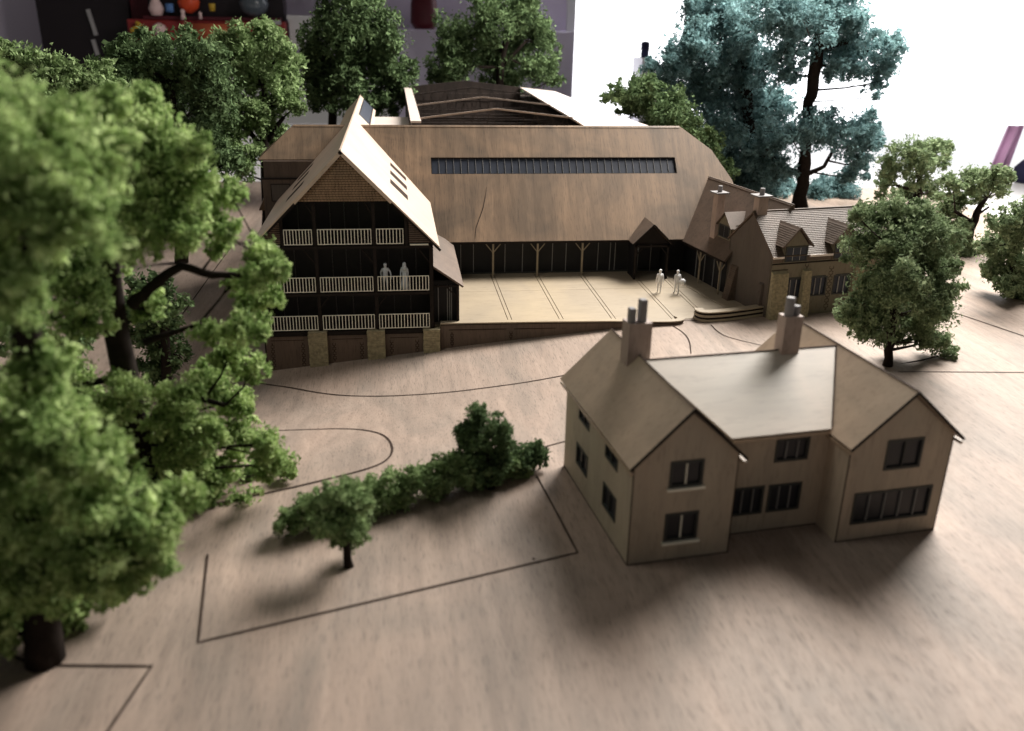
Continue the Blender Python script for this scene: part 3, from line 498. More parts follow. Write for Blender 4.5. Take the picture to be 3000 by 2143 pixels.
# ---------------------------------------------------------------- east range (turned 10.2 degrees)
EO = (25.08, 55.11, 0); RZ = R(10.2)
east = thing('east_range', 'brown roofed cloister range linking barn and old cottage, dormer on its slope', 'building', EO, RZ)
te = 1.236
def ez(u): return 2.75+te*(u+.6)
MB().slab([(-.6,5.12,2.75),(-.6,12.4,2.75),(3,15.1,7.2),(3,2.7,7.2),(.1,5.12,ez(.1))], .16, (-1,0,1)).obj('roof_slope', 'tile', east)
MB().slab([(3,15.1,7.2),(6.6,15.1,2.75),(6.6,5.8,2.75),(3,2.7,7.2)], .16, (1,0,1)).obj('roof_slope', 'tile', east)
MB().bar((3,2.68,7.2),(3,15.0,7.2),.06,.03).obj('ridge_cap', 'tile', east)
MB().box(-.58,-.48,5.15,12.2,2.56,2.7).obj('fascia', 'dark', east)
MB().box(.15,6,5.65,13.5,0,2.9).obj('dark_wall', 'black', east)
for v in (6.5,7.6,9.0,10.3): MB().box(.09,.15,v,v+.05,.05,2.5).obj('glazing_bar', 'mull', east)
for v in (8.74, 5.75):
    p = MB().box(-.52,-.42,v-.05,v+.05,.04,2.6).obj('post', 'post', east)
    for s in (-1, 1): MB().bar((-.47,v+s*.03,1.75),(-.47,v+s*.55,2.45),.055).obj('brace', 'post', p)
# dormer facing the terrace
MB().slab([(.34,6.12,ez(.34)-.1),(.34,7.95,ez(.34)-.1),(.34,7.95,4.95),(.34,7.03,5.8),(.34,6.12,4.95)], .1, (-1,0,0)).obj('dormer_front', 'oldwall', east)
window(east, ((.34,7.75,4.02), (0,-1,0), Z, (-1,0,0)), 1.45, .92, 2, 'frame', 'black', 'mull', fw=.07, deep=-.01, proud=.06)
for v in (6.12, 7.95): MB().slab([(.34,v,ez(.34)-.1),(1.5,v,5.3),(1.4,v,4.95),(.34,v,4.95)], .08, (0,-1 if v < 7 else 1,0)).obj('dormer_cheek', 'oldwall', east)
for ve in (5.95, 8.12): MB().slab([(.18,7.03,5.92),(2.1,7.03,5.92),(1.25,ve,4.86),(.18,ve,4.86)], .07, (0,(-1 if ve < 7 else 1),1)).obj('dormer_roof', 'tile', east)
# chimneys
ch = MB().box(.15,.75,8.1,8.75,3.4,7.05).obj('chimney', 'chim', east)
MB().box(-.08,.98,7.9,8.95,7.05,7.15).obj('chimney_cap', 'pot', ch); MB().lathe((.45,8.42,7.15), [(.17,0),(.17,.42),(.14,.46)], 12).obj('chimney_pot', 'pot', ch)
# ---------------------------------------------------------------- old cottage with dormers
old = thing('old_cottage', 'old tiled cottage with two gabled dormers and stone buttresses, half behind the round tree', 'house', EO, RZ)
te2 = (6.75-4.4)/2.9
front = MB().box(0,12.5,0,.2,-.05,4.38).obj('front_wall', 'oldwall', old)
lights = [(1.15,1.3,1.4,1.4),(3.15,1.3,1.4,1.4),(5.08,1.3,1.4,1.4),(7.4,1.3,1.4,1.4),(9.6,1.3,1.4,1.4)]
cut(front, [hole(((a,0,b), X, Z, (0,-1,0)), c, d) for a, b, c, d in lights])
for a, b, c, d in lights: window(old, ((a,0,b), X, Z, (0,-1,0)), c, d, 3, 'frame', 'slate', 'pale', fw=.1, mw=.035, arch=True)
MB().slab([(.0,.02,-.05),(.0,5.6,-.05),(.0,5.6,4.36),(.0,2.9,6.62),(.0,.02,4.36)], .2, (-1,0,0)).obj('gable_wall', 'gable', old)
MB().box(0,12.5,5.4,5.6,-.05,4.38).obj('back_wall', 'oldwall', old); MB().slab([(12.5,0,-.05),(12.5,5.6,-.05),(12.5,5.6,4.36),(12.5,2.9,6.62),(12.5,0,4.36)], .2, (1,0,0)).obj('gable_wall', 'gable', old)
rs = MB().slab([(-.12,-.15,4.32),(12.6,-.15,4.32),(12.6,2.9,6.8),(-.12,2.9,6.8)], .1, (0,-1,1)).obj('front_roof', 'wall', old)
MB().slab([(-.12,5.8,4.32),(12.6,5.8,4.32),(12.6,2.92,6.8),(-.12,2.92,6.8)], .1, (0,1,1)).obj('rear_roof', 'tile', old)
dv = Vector((0,3.05,2.48)).normalized(); nv = Vector((0,-2.48,3.05)).normalized(); tiles(rs, ((-.12,-.15,4.32), X, dv, nv), 12.7, 3.9, .155, .2, .04, 'tile', seed=5)
MB().box(-.12,12.6,2.83,2.97,6.76,6.86).obj('ridge_cap', 'tile', old)
for a, b in ((-.12,.72),(2.75,4.6),(6.62,8.5),(10.5,12.6)): MB().box(a,b,-.24,-.12,4.2,4.34).obj('gutter', 'wroof', old)
MB().box(-.02,12.5,-.05,0,3.74,3.82).obj('string_course', 'dark', old); MB().box(0,12.5,-.03,0,3.9,4.2).obj('frieze', 'tile', old)
for k0 in (0, 3.9, 7.8):
    a = .78+k0; c = 1.69+k0
    MB().box(a,a+1.84,-.08,.9,3.86,4.98).obj('dormer_wall', 'oldwall', old)
    window(old, ((a+.06,-.08,3.92), X, Z, (0,-1,0)), 1.72, 1.05, 3, 'frame', 'slate', 'pale', fw=.09, mw=.035, deep=-.01, proud=.07)
    MB().slab([(a-.02,-.1,4.98),(a+1.86,-.1,4.98),(c,-.1,6.12)], .12, (0,-1,0)).obj('dormer_gable', 'oldwall', old)
    for sg in (-1, 1):
        ue = c+sg*1.2; q = MB().slab([(c,-.22,6.28),(ue,-.22,4.98),(ue,.75,4.98),(c,2.3,6.28)], .07, (sg,0,1)).obj('dormer_roof', 'wall', old)
        up = Vector((-sg*1.2,0,1.3)).normalized(); nn = Vector((sg*1.3,0,1.2)).normalized()
        tiles(q, ((ue,-.22,4.98), Y, up, nn), 2.5, 1.75, .16, .2, .035, 'tile', clip=lambda x, v: x < 1.0+v*.85, seed=int(k0+sg+3))
        MB().bar((c,-.26,6.26),(ue,-.26,4.94),.05,.1).obj('verge_board', 'wall', old)
def buttress(parent, F, w, h, d, m='stone', d2=.25):
    O, U, V, W = [Vector(q) for q in F]; P = []
    for a in (0, w): P += [O+U*a, O+U*a+W*d, O+U*a+W*d2+V*h, O+U*a+V*(h+.1)]
    b = MB().add(P, [(3,2,1,0),(4,5,6,7),(0,1,5,4),(1,2,6,5),(2,3,7,6),(0,4,7,3)]); b = b.obj('buttress', m, parent)
    n2 = (U.cross((V*h+W*(d2-d)).normalized())); n2 = n2 if n2.dot(W) > 0 else -n2
    stones(b, (O+W*d, U, (V*h+W*(d2-d)).normalized(), n2), w, h, 'stone_facing', m, .14, seed=int(w*100)); return b
buttress(old, ((.0,0,-.02), X, Z, (0,-1,0)), 1.22, 3.2, .5); buttress(old, ((2.42,0,-.02), X, Z, (0,-1,0)), .62, 3.25, .5)
buttress(old, ((0,4.9,-.02), (0,-1,0), Z, (-1,0,0)), .8, 2.5, .6, 'tile', .12); buttress(old, ((0,1.1,-.02), (0,-1,0), Z, (-1,0,0)), .45, 2.2, .25, 'gable', .15)
buttress(old, ((6.7,0,-.02), X, Z, (0,-1,0)), .62, 3.25, .5)
quoins(front, ((4.62,0,.2), X, Z, (0,-1,0)), 3.3, .34, .2); quoins(front, ((2.62,0,3.3), X, Z, (0,-1,0)), .42, .28, .2)
MB().box(.0,1.28,-.02,0,3.34,3.38).obj('engraved_line', 'line', front)
ch = MB().box(.1,.82,2.6,3.25,6.0,7.85).obj('chimney', 'chim', old)
MB().box(-.12,1.02,2.38,3.47,7.85,7.94).obj('chimney_cap', 'pot', ch); MB().lathe((.45,2.9,7.94), [(.17,0),(.17,.42),(.14,.46)], 12).obj('chimney_pot', 'pot', ch)
# ---------------------------------------------------------------- foreground cottage (turned 6.4 degrees)
cot = thing('foreground_cottage', 'plain card cottage with two front gables and pale middle roof in the foreground', 'house', (8.15, 27.13, 0), R(6.43))
T = .14
def wallp(pts, n, m='cottage', name='wall', holes=()):
    o = MB().slab(pts, T, n).obj(name, m, cot)
    if holes: cut(o, [hole(F, a, b) for F, a, b in holes])
    for F, a, b, l, s, mm in [h for h in specs if h[0] in [q[0] for q in holes]]: window(cot, F, a, b, l, 'frame', 'glass', mm, s, fw=.11, deep=.1, proud=.03)
    return o
def Wf(u, v, z): return ((u,v,z), X, Z, (0,-1,0))
def Wl(v, z): return ((0,v,z), (0,-1,0), Z, (-1,0,0))
specs = [(Wf(1.4,0,3.12),1.33,1.08,2,'white','white'),(Wf(1.38,0,.84),1.35,1.2,2,'white','white'),
 (Wf(6.3,1.15,3.05),1.46,1.0,3,None,'mull'),(Wf(4.66,1.15,.82),1.4,1.26,3,None,'mull'),(Wf(6.24,1.15,.82),1.46,1.24,3,None,'mull'),
 (Wf(10.17,-.25,3.0),1.62,1.3,2,None,'frame'),(Wf(9.13,-.25,.72),3.5,1.4,5,None,'mull'),
 (Wl(6.3,3.2),1.4,.75,2,None,'frame'),(Wl(2.94,3.1),1.4,.85,2,None,'frame'),(Wl(6.4,1.05),1.5,1.0,2,None,'frame'),(Wl(2.94,.95),1.5,1.05,2,None,'frame')]
def sel(*i): return [(specs[k][0], specs[k][1], specs[k][2]) for k in i]
b0 = -.15
wallp([(0,0,b0),(4.1,0,b0),(4.1,0,4.28),(2.0,0,6.16),(0,0,4.28)], (0,-1,0), holes=sel(0,1))
wallp([(0,T,b0),(0,8.1,b0),(0,8.1,4.28),(0,T,4.28)], (-1,0,0), holes=sel(7,8,9,10))
wallp([(4.1,T,b0),(4.1,1.15,b0),(4.1,1.15,4.28),(4.1,T,4.28)], (1,0,0))
wallp([(4.1,1.15,b0),(8.62,1.15,b0),(8.62,1.15,4.4),(4.1,1.15,4.4)], (0,-1,0), holes=sel(2,3,4))
wallp([(8.62,-.25+T,b0),(8.62,1.15,b0),(8.62,1.15,4.28),(8.62,-.25+T,4.28)], (-1,0,0))
wallp([(8.62,-.25,b0),(13.1,-.25,b0),(13.1,-.25,4.28),(10.86,-.25,6.16),(8.62,-.25,4.28)], (0,-1,0), holes=sel(5,6))
wallp([(13.1,-.25+T,b0),(13.1,8.1,b0),(13.1,8.1,4.28),(13.1,-.25+T,4.28)], (1,0,0))
wallp([(T,8.1,b0),(13.1-T,8.1,b0),(13.1-T,8.1,4.28),(T,8.1,4.28)], (0,1,0))
MB().slab([(0.1,8.1,4.2),(4.1,8.1,4.2),(2.0,8.1,6.15)], .1, (0,1,0)).obj('wall', 'cottage', cot); MB().slab([(8.6,8.1,4.2),(13.1,8.1,4.2),(10.86,8.1,6.15)], .1, (0,1,0)).obj('wall', 'cottage', cot)
for pts in ([(0,0),(4.1,0)],[(4.1,1.14),(8.62,1.14)],[(8.62,-.26),(13.1,-.26)]): MB().box(pts[0][0],pts[1][0],pts[0][1]-.015,pts[0][1],-.02,.035).obj('base_line', 'line', cot)
MB().box(-.015,0,0,8.1,-.02,.035).obj('base_line', 'line', cot)
for u, v in ((0,0),(13.1,-.25),(8.62,-.25),(4.1,0)): MB().box(u-.018,u+.018,v-.018,v+.018,0,4.25).obj('corner_joint', 'line', cot)
# roofs: ridge heights 6.38; eaves 4.3
def roofpair(uc, hw, v0, v1):
    for sg in (-1, 1):
        ue = uc+sg*(hw+.22); zr = 6.38; zl = zr-(hw+.22)*(6.38-4.42)/hw
        MB().slab([(uc,v0,zr),(uc,v1,zr),(ue,v1,zl),(ue,v0,zl)], .1, (sg,0,1)).obj('gable_roof', 'croof', cot)
        MB().box(*sorted((ue-sg*.02, ue-sg*.14)), v0,v1, zl-.24,zl-.12).obj('fascia', 'croof', cot)
        MB().bar((uc,v0-.012,zr-.05),(ue,v0-.012,zl-.05),.03,.11,).obj('verge_edge', 'dark', cot)
    MB().bar((uc,v0,zr),(uc,v1,zr),.05,.03).obj('ridge_line', 'line', cot)
roofpair(2.0, 2.05, -.3, 8.35); roofpair(10.86, 2.24, -.55, 8.35)
MB().slab([(2.05,4.7,6.3),(10.8,4.7,6.3),(8.45,.9,4.42),(4.25,.9,4.42)], .1, (0,-1,2)).obj('middle_roof', 'cmid', cot)
MB().slab([(2.05,4.7,6.3),(10.8,4.7,6.3),(8.45,8.5,4.42),(4.25,8.5,4.42)], .1, (0,1,2)).obj('rear_middle_roof', 'cmid', cot)
MB().bar((2.1,4.7,6.31),(10.8,4.7,6.31),.06,.03).obj('ridge_line', 'line', cot); MB().bar((10.72,4.62,6.29),(8.5,.95,4.45),.05,.03).obj('valley_line', 'line', cot)
MB().box(4.3,8.4,.86,.98,4.2,4.33).obj('fascia', 'croof', cot)
ch = MB().box(1.5,2.48,5.05,5.85,5.9,7.72).obj('chimney', 'chim', cot)
MB().box(1.54,1.8,5.15,5.5,7.72,8.32).obj('chimney_pot', 'pot', ch, bevel=.03); MB().box(1.96,2.26,5.15,5.5,7.72,8.66).obj('chimney_pot', 'pot', ch, bevel=.03)
ch = MB().box(8.05,8.85,4.45,5.05,5.6,7.8).obj('chimney', 'chim', cot)
MB().lathe((8.3,4.7,7.8), [(.19,0),(.19,.72),(.16,.78)], 14).obj('chimney_pot', 'pot', ch); MB().lathe((8.66,4.72,7.8), [(.14,0),(.14,.35),(.12,.4)], 14).obj('chimney_pot', 'pot', ch)
# ---------------------------------------------------------------- trees
def leaves(blobs, size, seed, cov=1.6, nsub=13, flat=.85):
    rg = np.random.default_rng(seed); Pts = []; 
    for x, y, z, r in blobs:
        k = max(6, int(nsub*1.9*rg.uniform(.8,1.2))); d = rg.normal(size=(k,3)); d /= np.linalg.norm(d,axis=1)[:,None]
        cc = np.array([x,y,z])+d*(r*rg.uniform(.25,1.12,(k,1)))*np.array([1,1,flat]); rr = r*rg.uniform(.13,.34,k)
        for c, q in zip(cc, rr):
            n = int(cov*4*math.pi*q*q/(size*size*1.9))+3; e = rg.normal(size=(n,3)); e /= np.linalg.norm(e,axis=1)[:,None]
            st = rg.uniform(.5,1.7,3); rad = q*(1-rg.uniform(0,1,(n,1))**2*.7)*rg.uniform(.8,1.18,(n,1))
            Pts.append(c+e*rad*st)
        n = int(cov*1.2*math.pi*r*r/(size*size*1.9)); e = rg.normal(size=(n,3)); e /= np.linalg.norm(e,axis=1)[:,None]   # loose crumbs at the rim
        Pts.append(np.array([x,y,z])+e*r*rg.uniform(.3,1.12,(n,1)))
    P = np.concatenate(Pts); n = len(P)
    a = rg.normal(size=(n,3)); a /= np.linalg.norm(a,axis=1)[:,None]; b = np.cross(a, rg.normal(size=(n,3))); b /= np.linalg.norm(b,axis=1)[:,None]; c = np.cross(a,b)
    s = size*np.clip(np.exp(rg.normal(-.08,.42,(n,1))),.35,2.2); lift = c*s*rg.uniform(.2,.6,(n,1))
    V = np.stack([P+a*s*1.25, P+b*s*rg.uniform(.3,.75,(n,1))+lift, P-a*s*1.0, P-b*s*rg.uniform(.3,.75,(n,1))+lift*.7], 1).reshape(-1,3)
    F = (np.arange(n)[:,None]*4+np.array([[0,1,2,0,2,3]])).reshape(-1)
    return V, F
NT = 0
def npmesh(name, V, F, m):
    global NT
    me = bpy.data.meshes.new(name); nt = len(F)//3; NT += nt
    me.vertices.add(len(V)); me.vertices.foreach_set('co', V.astype(np.float32).ravel())
    me.loops.add(len(F)); me.loops.foreach_set('vertex_index', F.astype(np.int32))
    me.polygons.add(nt); me.polygons.foreach_set('loop_start', np.arange(nt, dtype=np.int32)*3)
    me.update(calc_edges=True); me.materials.append(M[m]); return me
def tree(key, name, label, cat, size, mat, cov=1.6, nsub=13, group=None, seed=None, fine=1):
    (bx, by, bz), trunk, limbs, blobs = TREES[key]; seed = seed or sum(map(ord, key))*7
    t = thing(name, label, cat, (bx, by, bz), group=group or ('shrubs by the bare stem' if cat == 'shrub' else 'model trees around the buildings')); rnd = random.Random(seed)
    pts = [Vector(p[:3]) for p in trunk]; mb = MB()
    def wob(P, r, amt=.12):
        q, rr = [], []
        for i in range(len(P)-1):
            for k in range(3):
                f = k/3; p = P[i].lerp(P[i+1], f); w = (r[i]*(1-f)+r[i+1]*f); j = 0 if (i == 0 and k == 0) else amt*w*2
                q.append(p+Vector([rnd.uniform(-j,j) for _ in range(3)])); rr.append(w*rnd.uniform(.9,1.12))
        return q+[P[-1]], rr+[r[-1]]
    P, r = wob(pts, [p[3] for p in trunk]); r[0] *= 1.2; mb.tube(P, r, 10); tk = mb.obj('trunk', 'bark', t, smooth=True)
    allp = [(p, q) for p, q in zip(P, r)]
    for L in limbs:
        P2, r2 = wob([Vector(p[:3]) for p in L], [p[3] for p in L]); MB().tube(P2, r2, 7).obj('branch', 'bark', t, smooth=True); allp += list(zip(P2, r2))
    tw = MB()
    for x, y, z, rr in blobs:
        c = Vector((x,y,z)); cand = [(p, q) for p, q in allp if p.z < c.z+rr*.4] or allp
        p, q = min(cand, key=lambda e: (e[0]-c).length+(.5*abs(e[0].z-c.z)))
        mid = p.lerp(c, .55)+Vector((rnd.uniform(-.15,.15)*rr, rnd.uniform(-.15,.15)*rr, -rr*.12)); w0 = min(q*.6, rr*.09+.02)
        tw.tube([p, mid, c], [w0, w0*.7, w0*.35], 5)
        for _ in range(5):
            e = Vector([rnd.gauss(0,1) for _ in range(3)]).normalized(); tw.tube([mid.lerp(c, rnd.random()), c+e*rr*.55, c+e*rr*.98+Vector((0,0,-.05*rr))], [w0*.4, w0*.22, w0*.1], 4)
    tw.obj('twigs', 'bark', t, kind='stuff')
    V, F = leaves(blobs, size, seed, cov, nsub); o = link('crown', npmesh('crown', V, F, mat), t); o['kind'] = 'stuff'
    return t
tree('A','foreground_tree','nearest and tallest tree, blurred yellow-green crown filling the left edge','tree',.10,'leafA',1.5,16)
tree('B','foreground_tree','tall tree behind the nearest one, crown reaching toward the balcony wing','tree',.092,'leafA',1.5,15)
tree('C','garden_tree','small dark tree seen under the crown of the tall left tree','tree',.11,'leafC',1.4)
tree('G','garden_tree','dark tree at the left edge, low behind the two big foreground trees','tree',.13,'leafC',1.3)
tree('L3','background_tree','leftmost light-topped tree of the back row, below the lavender wall','tree',.17,'leafB',1.5,group='model trees around the buildings')
tree('L1','background_tree','broad dark tree in the back row, in front of the red shelf','tree',.17,'leafC',1.5,group='model trees around the buildings')
tree('L2','background_tree','back row tree standing beside the left end of the barn','tree',.17,'leafB',1.5,group='model trees around the buildings')
tree('M1','background_tree','tall dark tree behind the ridge of the balcony wing','tree',.21,'leafC',1.5)
tree('M2','background_tree','tall green tree behind the open roofed hall','tree',.23,'leafC',1.4)
tree('R2','tall_tree','tall glare-tinted tree with dense crown right behind the barn end','tree',.16,'leafE',1.2,13)
tree('R1','tall_tree','tallest open tree with bare stem against the bright window','tree',.16,'leafE',1.1,13)
tree('R3','background_tree','low dark tree between the open roofed hall and the tall glare-tinted tree','tree',.17,'leafC',1.6)
tree('BU','shrub','dark round shrub left of the tall bare stem','shrub',.15,'leafE',1.6)
tree('BV','shrub','dark round shrub right of the tall bare stem','shrub',.15,'leafE',1.6)
tree('F','round_tree','full round grey-green tree standing behind the foreground cottage','tree',.078,'leafD',1.4,15)
tree('R4','small_tree','airy small tree on the far right, behind the round tree top','tree',.14,'leafD',1.3,12)
tree('R5','small_tree','twisted flat-topped tree with bare fork near the right edge','tree',.125,'leafD',1.4,12)
tree('R6','small_tree','dense low tree cut off by the right edge','tree',.115,'leafD',1.6)
tree('S1','small_tree','little tree with short trunk at the left end of the hedge','tree',.06,'leafB',1.6)
tree('S2','small_tree','little dark tree growing out of the right part of the hedge','tree',.062,'leafC',1.7)
def bushes(name, label, cat, base, blobs, size, mat, seed):
    t = thing(name, label, cat, base); mb = MB()
    for x, y, z, r in blobs: mb.tube([(x-base[0],y-base[1],-.02),(x-base[0]+.05,y-base[1],z-base[2])], [.06,.03], 5)
    mb.obj('stems', 'bark', t, kind='stuff')
    V, F = leaves([(x-base[0],y-base[1],max(z,.42)-base[2]*0,r) for x, y, z, r in blobs], size, seed, 1.7, 14); o = link('foliage', npmesh('foliage', V, F, mat), t); o['kind'] = 'stuff'
bushes('hedge','low clipped green hedge running from the little tree toward the cottage','hedge',(0,32.4,0),
 [(-2.3,31.45,.7,.75),(-1.5,31.75,.8,.8),(-.7,32.1,.85,.82),(.15,32.45,.9,.82),(1.0,32.8,.9,.8),(1.85,33.2,.95,.82),(2.6,33.5,.9,.82),(3.4,33.85,.8,.85),(4.2,34.2,.65,.8),(4.9,34.45,.5,.7),(-.3,32.1,.4,.6),(1.4,33.0,.4,.6),(3.0,33.6,.4,.6)], .062, 'leafB', 31)
bushes('shrub','round dark shrub at the right end of the hedge near the cottage corner','shrub',(5.6,34.8,0), [(5.2,34.6,.7,.7),(5.8,34.85,.8,.66),(6.1,34.98,.65,.5)], .062, 'leafC', 37)
bushes('shrub','pale shrub at the left end of the hedge, beyond the little tree','shrub',(-4.1,30.6,0), [(-4.5,30.5,.7,.6),(-3.8,30.8,.85,.7),(-3.1,31.1,.8,.7)], .062, 'leafB', 41)
# ---------------------------------------------------------------- people: cast plastic model figures
def skin_body(chains, parent, m, name='body'):
    """chains of (point, radius) joined to earlier points by index; one continuous skinned surface"""
    bm = bmesh.new(); vs = []; lay = bm.verts.layers.skin.verify(); 
    for p, r, par in chains:
        v = bm.verts.new(p); v[lay].radius = (r, r) if not isinstance(r, tuple) else r; vs.append(v)
        if par is not None: bm.edges.new((vs[par], v))
        else: v[lay].use_root = True
    me = bpy.data.meshes.new(name); bm.to_mesh(me); bm.free(); o = bpy.data.objects.new(name, me); C.objects.link(o)
    o.modifiers.new('skin', 'SKIN'); s = o.modifiers.new('sub', 'SUBSURF'); s.levels = 1; s.render_levels = 1
    bpy.context.view_layer.update(); new = bpy.data.meshes.new_from_object(o.evaluated_get(bpy.context.evaluated_depsgraph_get())); bpy.data.objects.remove(o)
    new.materials.clear(); new.materials.append(M[m]); return link(name, new, parent, smooth=True)
def person(label, loc, rz, la, ra, stride=.1, m='fig', lean=0, scale=1.0, skirt=False, bag=False, hood=False):
    """la, ra = (elbow, wrist) for left and right arm in body space; facing -y"""
    t = thing('person', label, 'person', loc, rz, group='cast model people'); c = []
    def ad(p, r, par):
        r = tuple(q*1.12 for q in r) if isinstance(r, tuple) else r*1.12; c.append((tuple(q*scale for q in p), tuple(q*scale for q in r) if isinstance(r, tuple) else r*scale, par)); return len(c)-1
    L = lean
    pel = ad((0,0,.95), (.155,.115), None); wa = ad((0,-L*.2,1.12), (.14,.10), pel); chs = ad((0,-L*.6,1.34), (.175,.12), wa); nk = ad((0,-L*.95,1.50), (.07,.065), chs)
    hd0 = ad((0,-L*1.1-.01,1.60), (.082,.09), nk); hd = ad((0,-L*1.2-.015,1.68), (.092,.105), hd0); ad((0,-L*1.2,1.76), (.06,.07), hd)
    for s, (e, wv2) in ((-1, la), (1, ra)):
        sh = ad((s*.19,-L*.7,1.42), .065, chs); el = ad((s*e[0],e[1]-L*.6,e[2]), .047, sh); wr = ad((s*wv2[0],wv2[1]-L*.4,wv2[2]), .033, el)
        d = Vector((s*wv2[0]-s*e[0], wv2[1]-e[1], wv2[2]-e[2])).normalized(); B = Vector((s*wv2[0],wv2[1]-L*.4,wv2[2])); side = Vector((0,1,0)) if abs(d.y) < .7 else Vector((1,0,0))
        side = (side-d*side.dot(d)).normalized(); palm = ad(B+d*.07, (.042,.026), wr)
        for k in range(4):
            o_ = side*(.03-.02*k); ln = (.075,.09,.085,.065)[k]; f1 = ad(B+d*.10+o_, .0115, palm); ad(B+d*(.10+ln)+o_*1.1+Vector((-s*.015,-.01,0)), .009, f1)
        th = ad(B+d*.045-side*(-.045), .012, palm); ad(B+d*.09-side*(-.06)+Vector((-s*.01,0,0)), .010, th)
    for s in (-1, 1):
        st = stride*s; hp = ad((s*.085,0,.88), .095, pel); kn = ad((s*.10,-st*.5-.01,.48), .06, hp); an = ad((s*.10,st*.4*0-st,.09), .042, kn)
        ft = ad((s*.105,-st-.05,.045), (.045,.04), an); ad((s*.115,-st-.17,.03), (.04,.025), ft)
    body = skin_body(c, t, m)
    # face, hair and clothing pieces
    hz = 1.68*scale; hy = (-L*1.2-.015)*scale
    f = MB(); f.lathe((0,hy-.10*scale,hz-.02*scale), [(.012*scale,-.02*scale),(.018*scale,0),(.006*scale,.02*scale)], 8); f.obj('nose', m, body, smooth=True)
    for s in (-1, 1): MB().lathe((s*.032*scale,hy-.088*scale,hz+.005*scale), [(.004,-.008*scale),(.012*scale,0),(.004,.008*scale)], 8).obj('eye', m, body, smooth=True); MB().lathe((s*.094*scale,hy,hz-.01*scale), [(.006,-.025*scale),(.016*scale,0),(.006,.025*scale)], 8).obj('ear', m, body, smooth=True)
    MB().box(-.025*scale,.025*scale,hy-.10*scale,hy-.08*scale,hz-.062*scale,hz-.052*scale).obj('mouth', m, body)
    k = scale; MB().lathe((0,hy+.015*k,hz+.01*k), [(.10*k,-.02*k),(.112*k,.03*k),(.10*k,.08*k),(.05*k,.115*k)], 14).obj('hair', m, t, smooth=True)
    if skirt: MB().lathe((0,0,0), [(.30*k,.02),(.27*k,.3*k),(.21*k,.7*k),(.15*k,1.02*k),(.14*k,1.12*k)], 18).obj('skirt', m, t, smooth=True)
    else: MB().lathe((0,-L*.2,0), [(.175*k,.82*k),(.17*k,.95*k),(.15*k,1.12*k),(.185*k,1.34*k),(.10*k,1.47*k)], 16).obj('jacket', m, t, smooth=True)
    if hood: MB().lathe((0,hy+.02*k,0), [(.21*k,1.38*k),(.15*k,1.5*k),(.12*k,1.62*k),(.12*k,1.72*k),(.06*k,1.83*k)], 14).obj('headscarf', m, t, smooth=True)
    return t
dn = ((.24,.02,1.14),(.27,-.03,.88))
person('pale plastic figure in a jacket standing on the terrace, arms hanging', (19.28,61.35,.04), R(170), dn, dn, .02, 'fig')
person('pale plastic figure on the terrace carrying a big round bundle at the hip', (20.55,61.1,.04), R(185), ((.27,.05,1.15),(.33,.0,.92)), ((.26,.12,1.12),(.24,.16,.95)), .13, 'fig')
bag = MB().lathe((0,0,0), [(.05,-.22),(.17,-.17),(.23,-.04),(.22,.08),(.13,.19),(.04,.22)], 14).obj('bundle', 'fig', smooth=True); bag.location = (20.92,60.98,.98); bag.rotation_euler = (.3,.5,0)
tag(bag, 'round pale bundle held at the hip of the right figure on the terrace', 'bundle')
person('grey plastic figure on the middle balcony, leaning forward with bent arms', (-.82,55.25,2.5), R(8), ((.31,-.02,1.2),(.27,-.14,.98)), ((.33,.0,1.18),(.36,-.1,.92)), .06, 'figg', .09)
person('hooded grey plastic figure in a long skirt on the middle balcony', (.42,55.25,2.5), R(-20), ((.24,-.05,1.17),(.2,-.2,1.05)), ((.23,.02,1.15),(.24,-.05,.92)), .02, 'figg', .03, 1.0, True, False, True)
# ---------------------------------------------------------------- the room behind
WY = 262
rw = MB().box(-330,49,WY,WY+8,-95,190).box(49,340,WY,WY+8,-95,-60).box(49,340,WY,WY+8,120,190).obj('room_wall', 'rwall', kind='structure')
MB().box(-340,340,-60,WY+8,-96,-95).obj('floor', 'cab', kind='structure')
def bigwin(name, label, x0, x1, z0, z1, lights, rows_):
    t = thing(name, label, 'window', ((x0+x1)/2, WY, z0)); w2 = (x1-x0)/2; F = ((-w2,0,0), X, Z, (0,-1,0)); h = z1-z0
    MB().fbox(F,0,2.5,0,h,-3,.8).fbox(F,2*w2-2.5,2*w2,0,h,-3,.8).fbox(F,2.5,2*w2-2.5,0,2,-3,.8).fbox(F,2.5,2*w2-2.5,h-2.5,h,-3,.8).obj('frame', 'wframe', t)
    for i in range(lights):
        for j in range(rows_):
            a, b = 2.5+(2*w2-5)*i/lights, 2.5+(2*w2-5)*(i+1)/lights; c, d = 2+(h-4.5)*j/rows_, 2+(h-4.5)*(j+1)/rows_
            MB().fbox(F,a+.6*(i > 0),b-.6*(i < lights-1),c+.6*(j > 0),d-.6*(j < rows_-1),-2,-1.6).obj('pane', 'pane', t)
    for i in range(1, lights): a = 2.5+(2*w2-5)*i/lights; MB().fbox(F,a-.6,a+.6,2,h-2.5,-3,.3).obj('glazing_bar', 'wframe', t)
    for j in range(1, rows_): c = 2+(h-4.5)*j/rows_; MB().fbox(F,2.5,2*w2-2.5,c-.6,c+.6,-2.9,.25).obj('glazing_bar', 'wframe', t)
bigwin('glazed_door', 'wide blown-out glass door filling the wall behind the tall trees', 49, 340, -60, 120, 1, 1)
cb_ = thing('black_cabinet', 'tall black cabinet with two pale handle strips by the left wall', 'cabinet', (-75, 246, -60))
MB().box(-11,11,0,14,0,110).obj('carcass', 'cab', cb_, bevel=.3)
for z0, z1, d in ((73,79,0),(65,72,.2)):
    MB().bar((1.3+d,-.6,z1),(2.4+d,-.6,z0),.9,.6).obj('handle', 'steel', cb_)
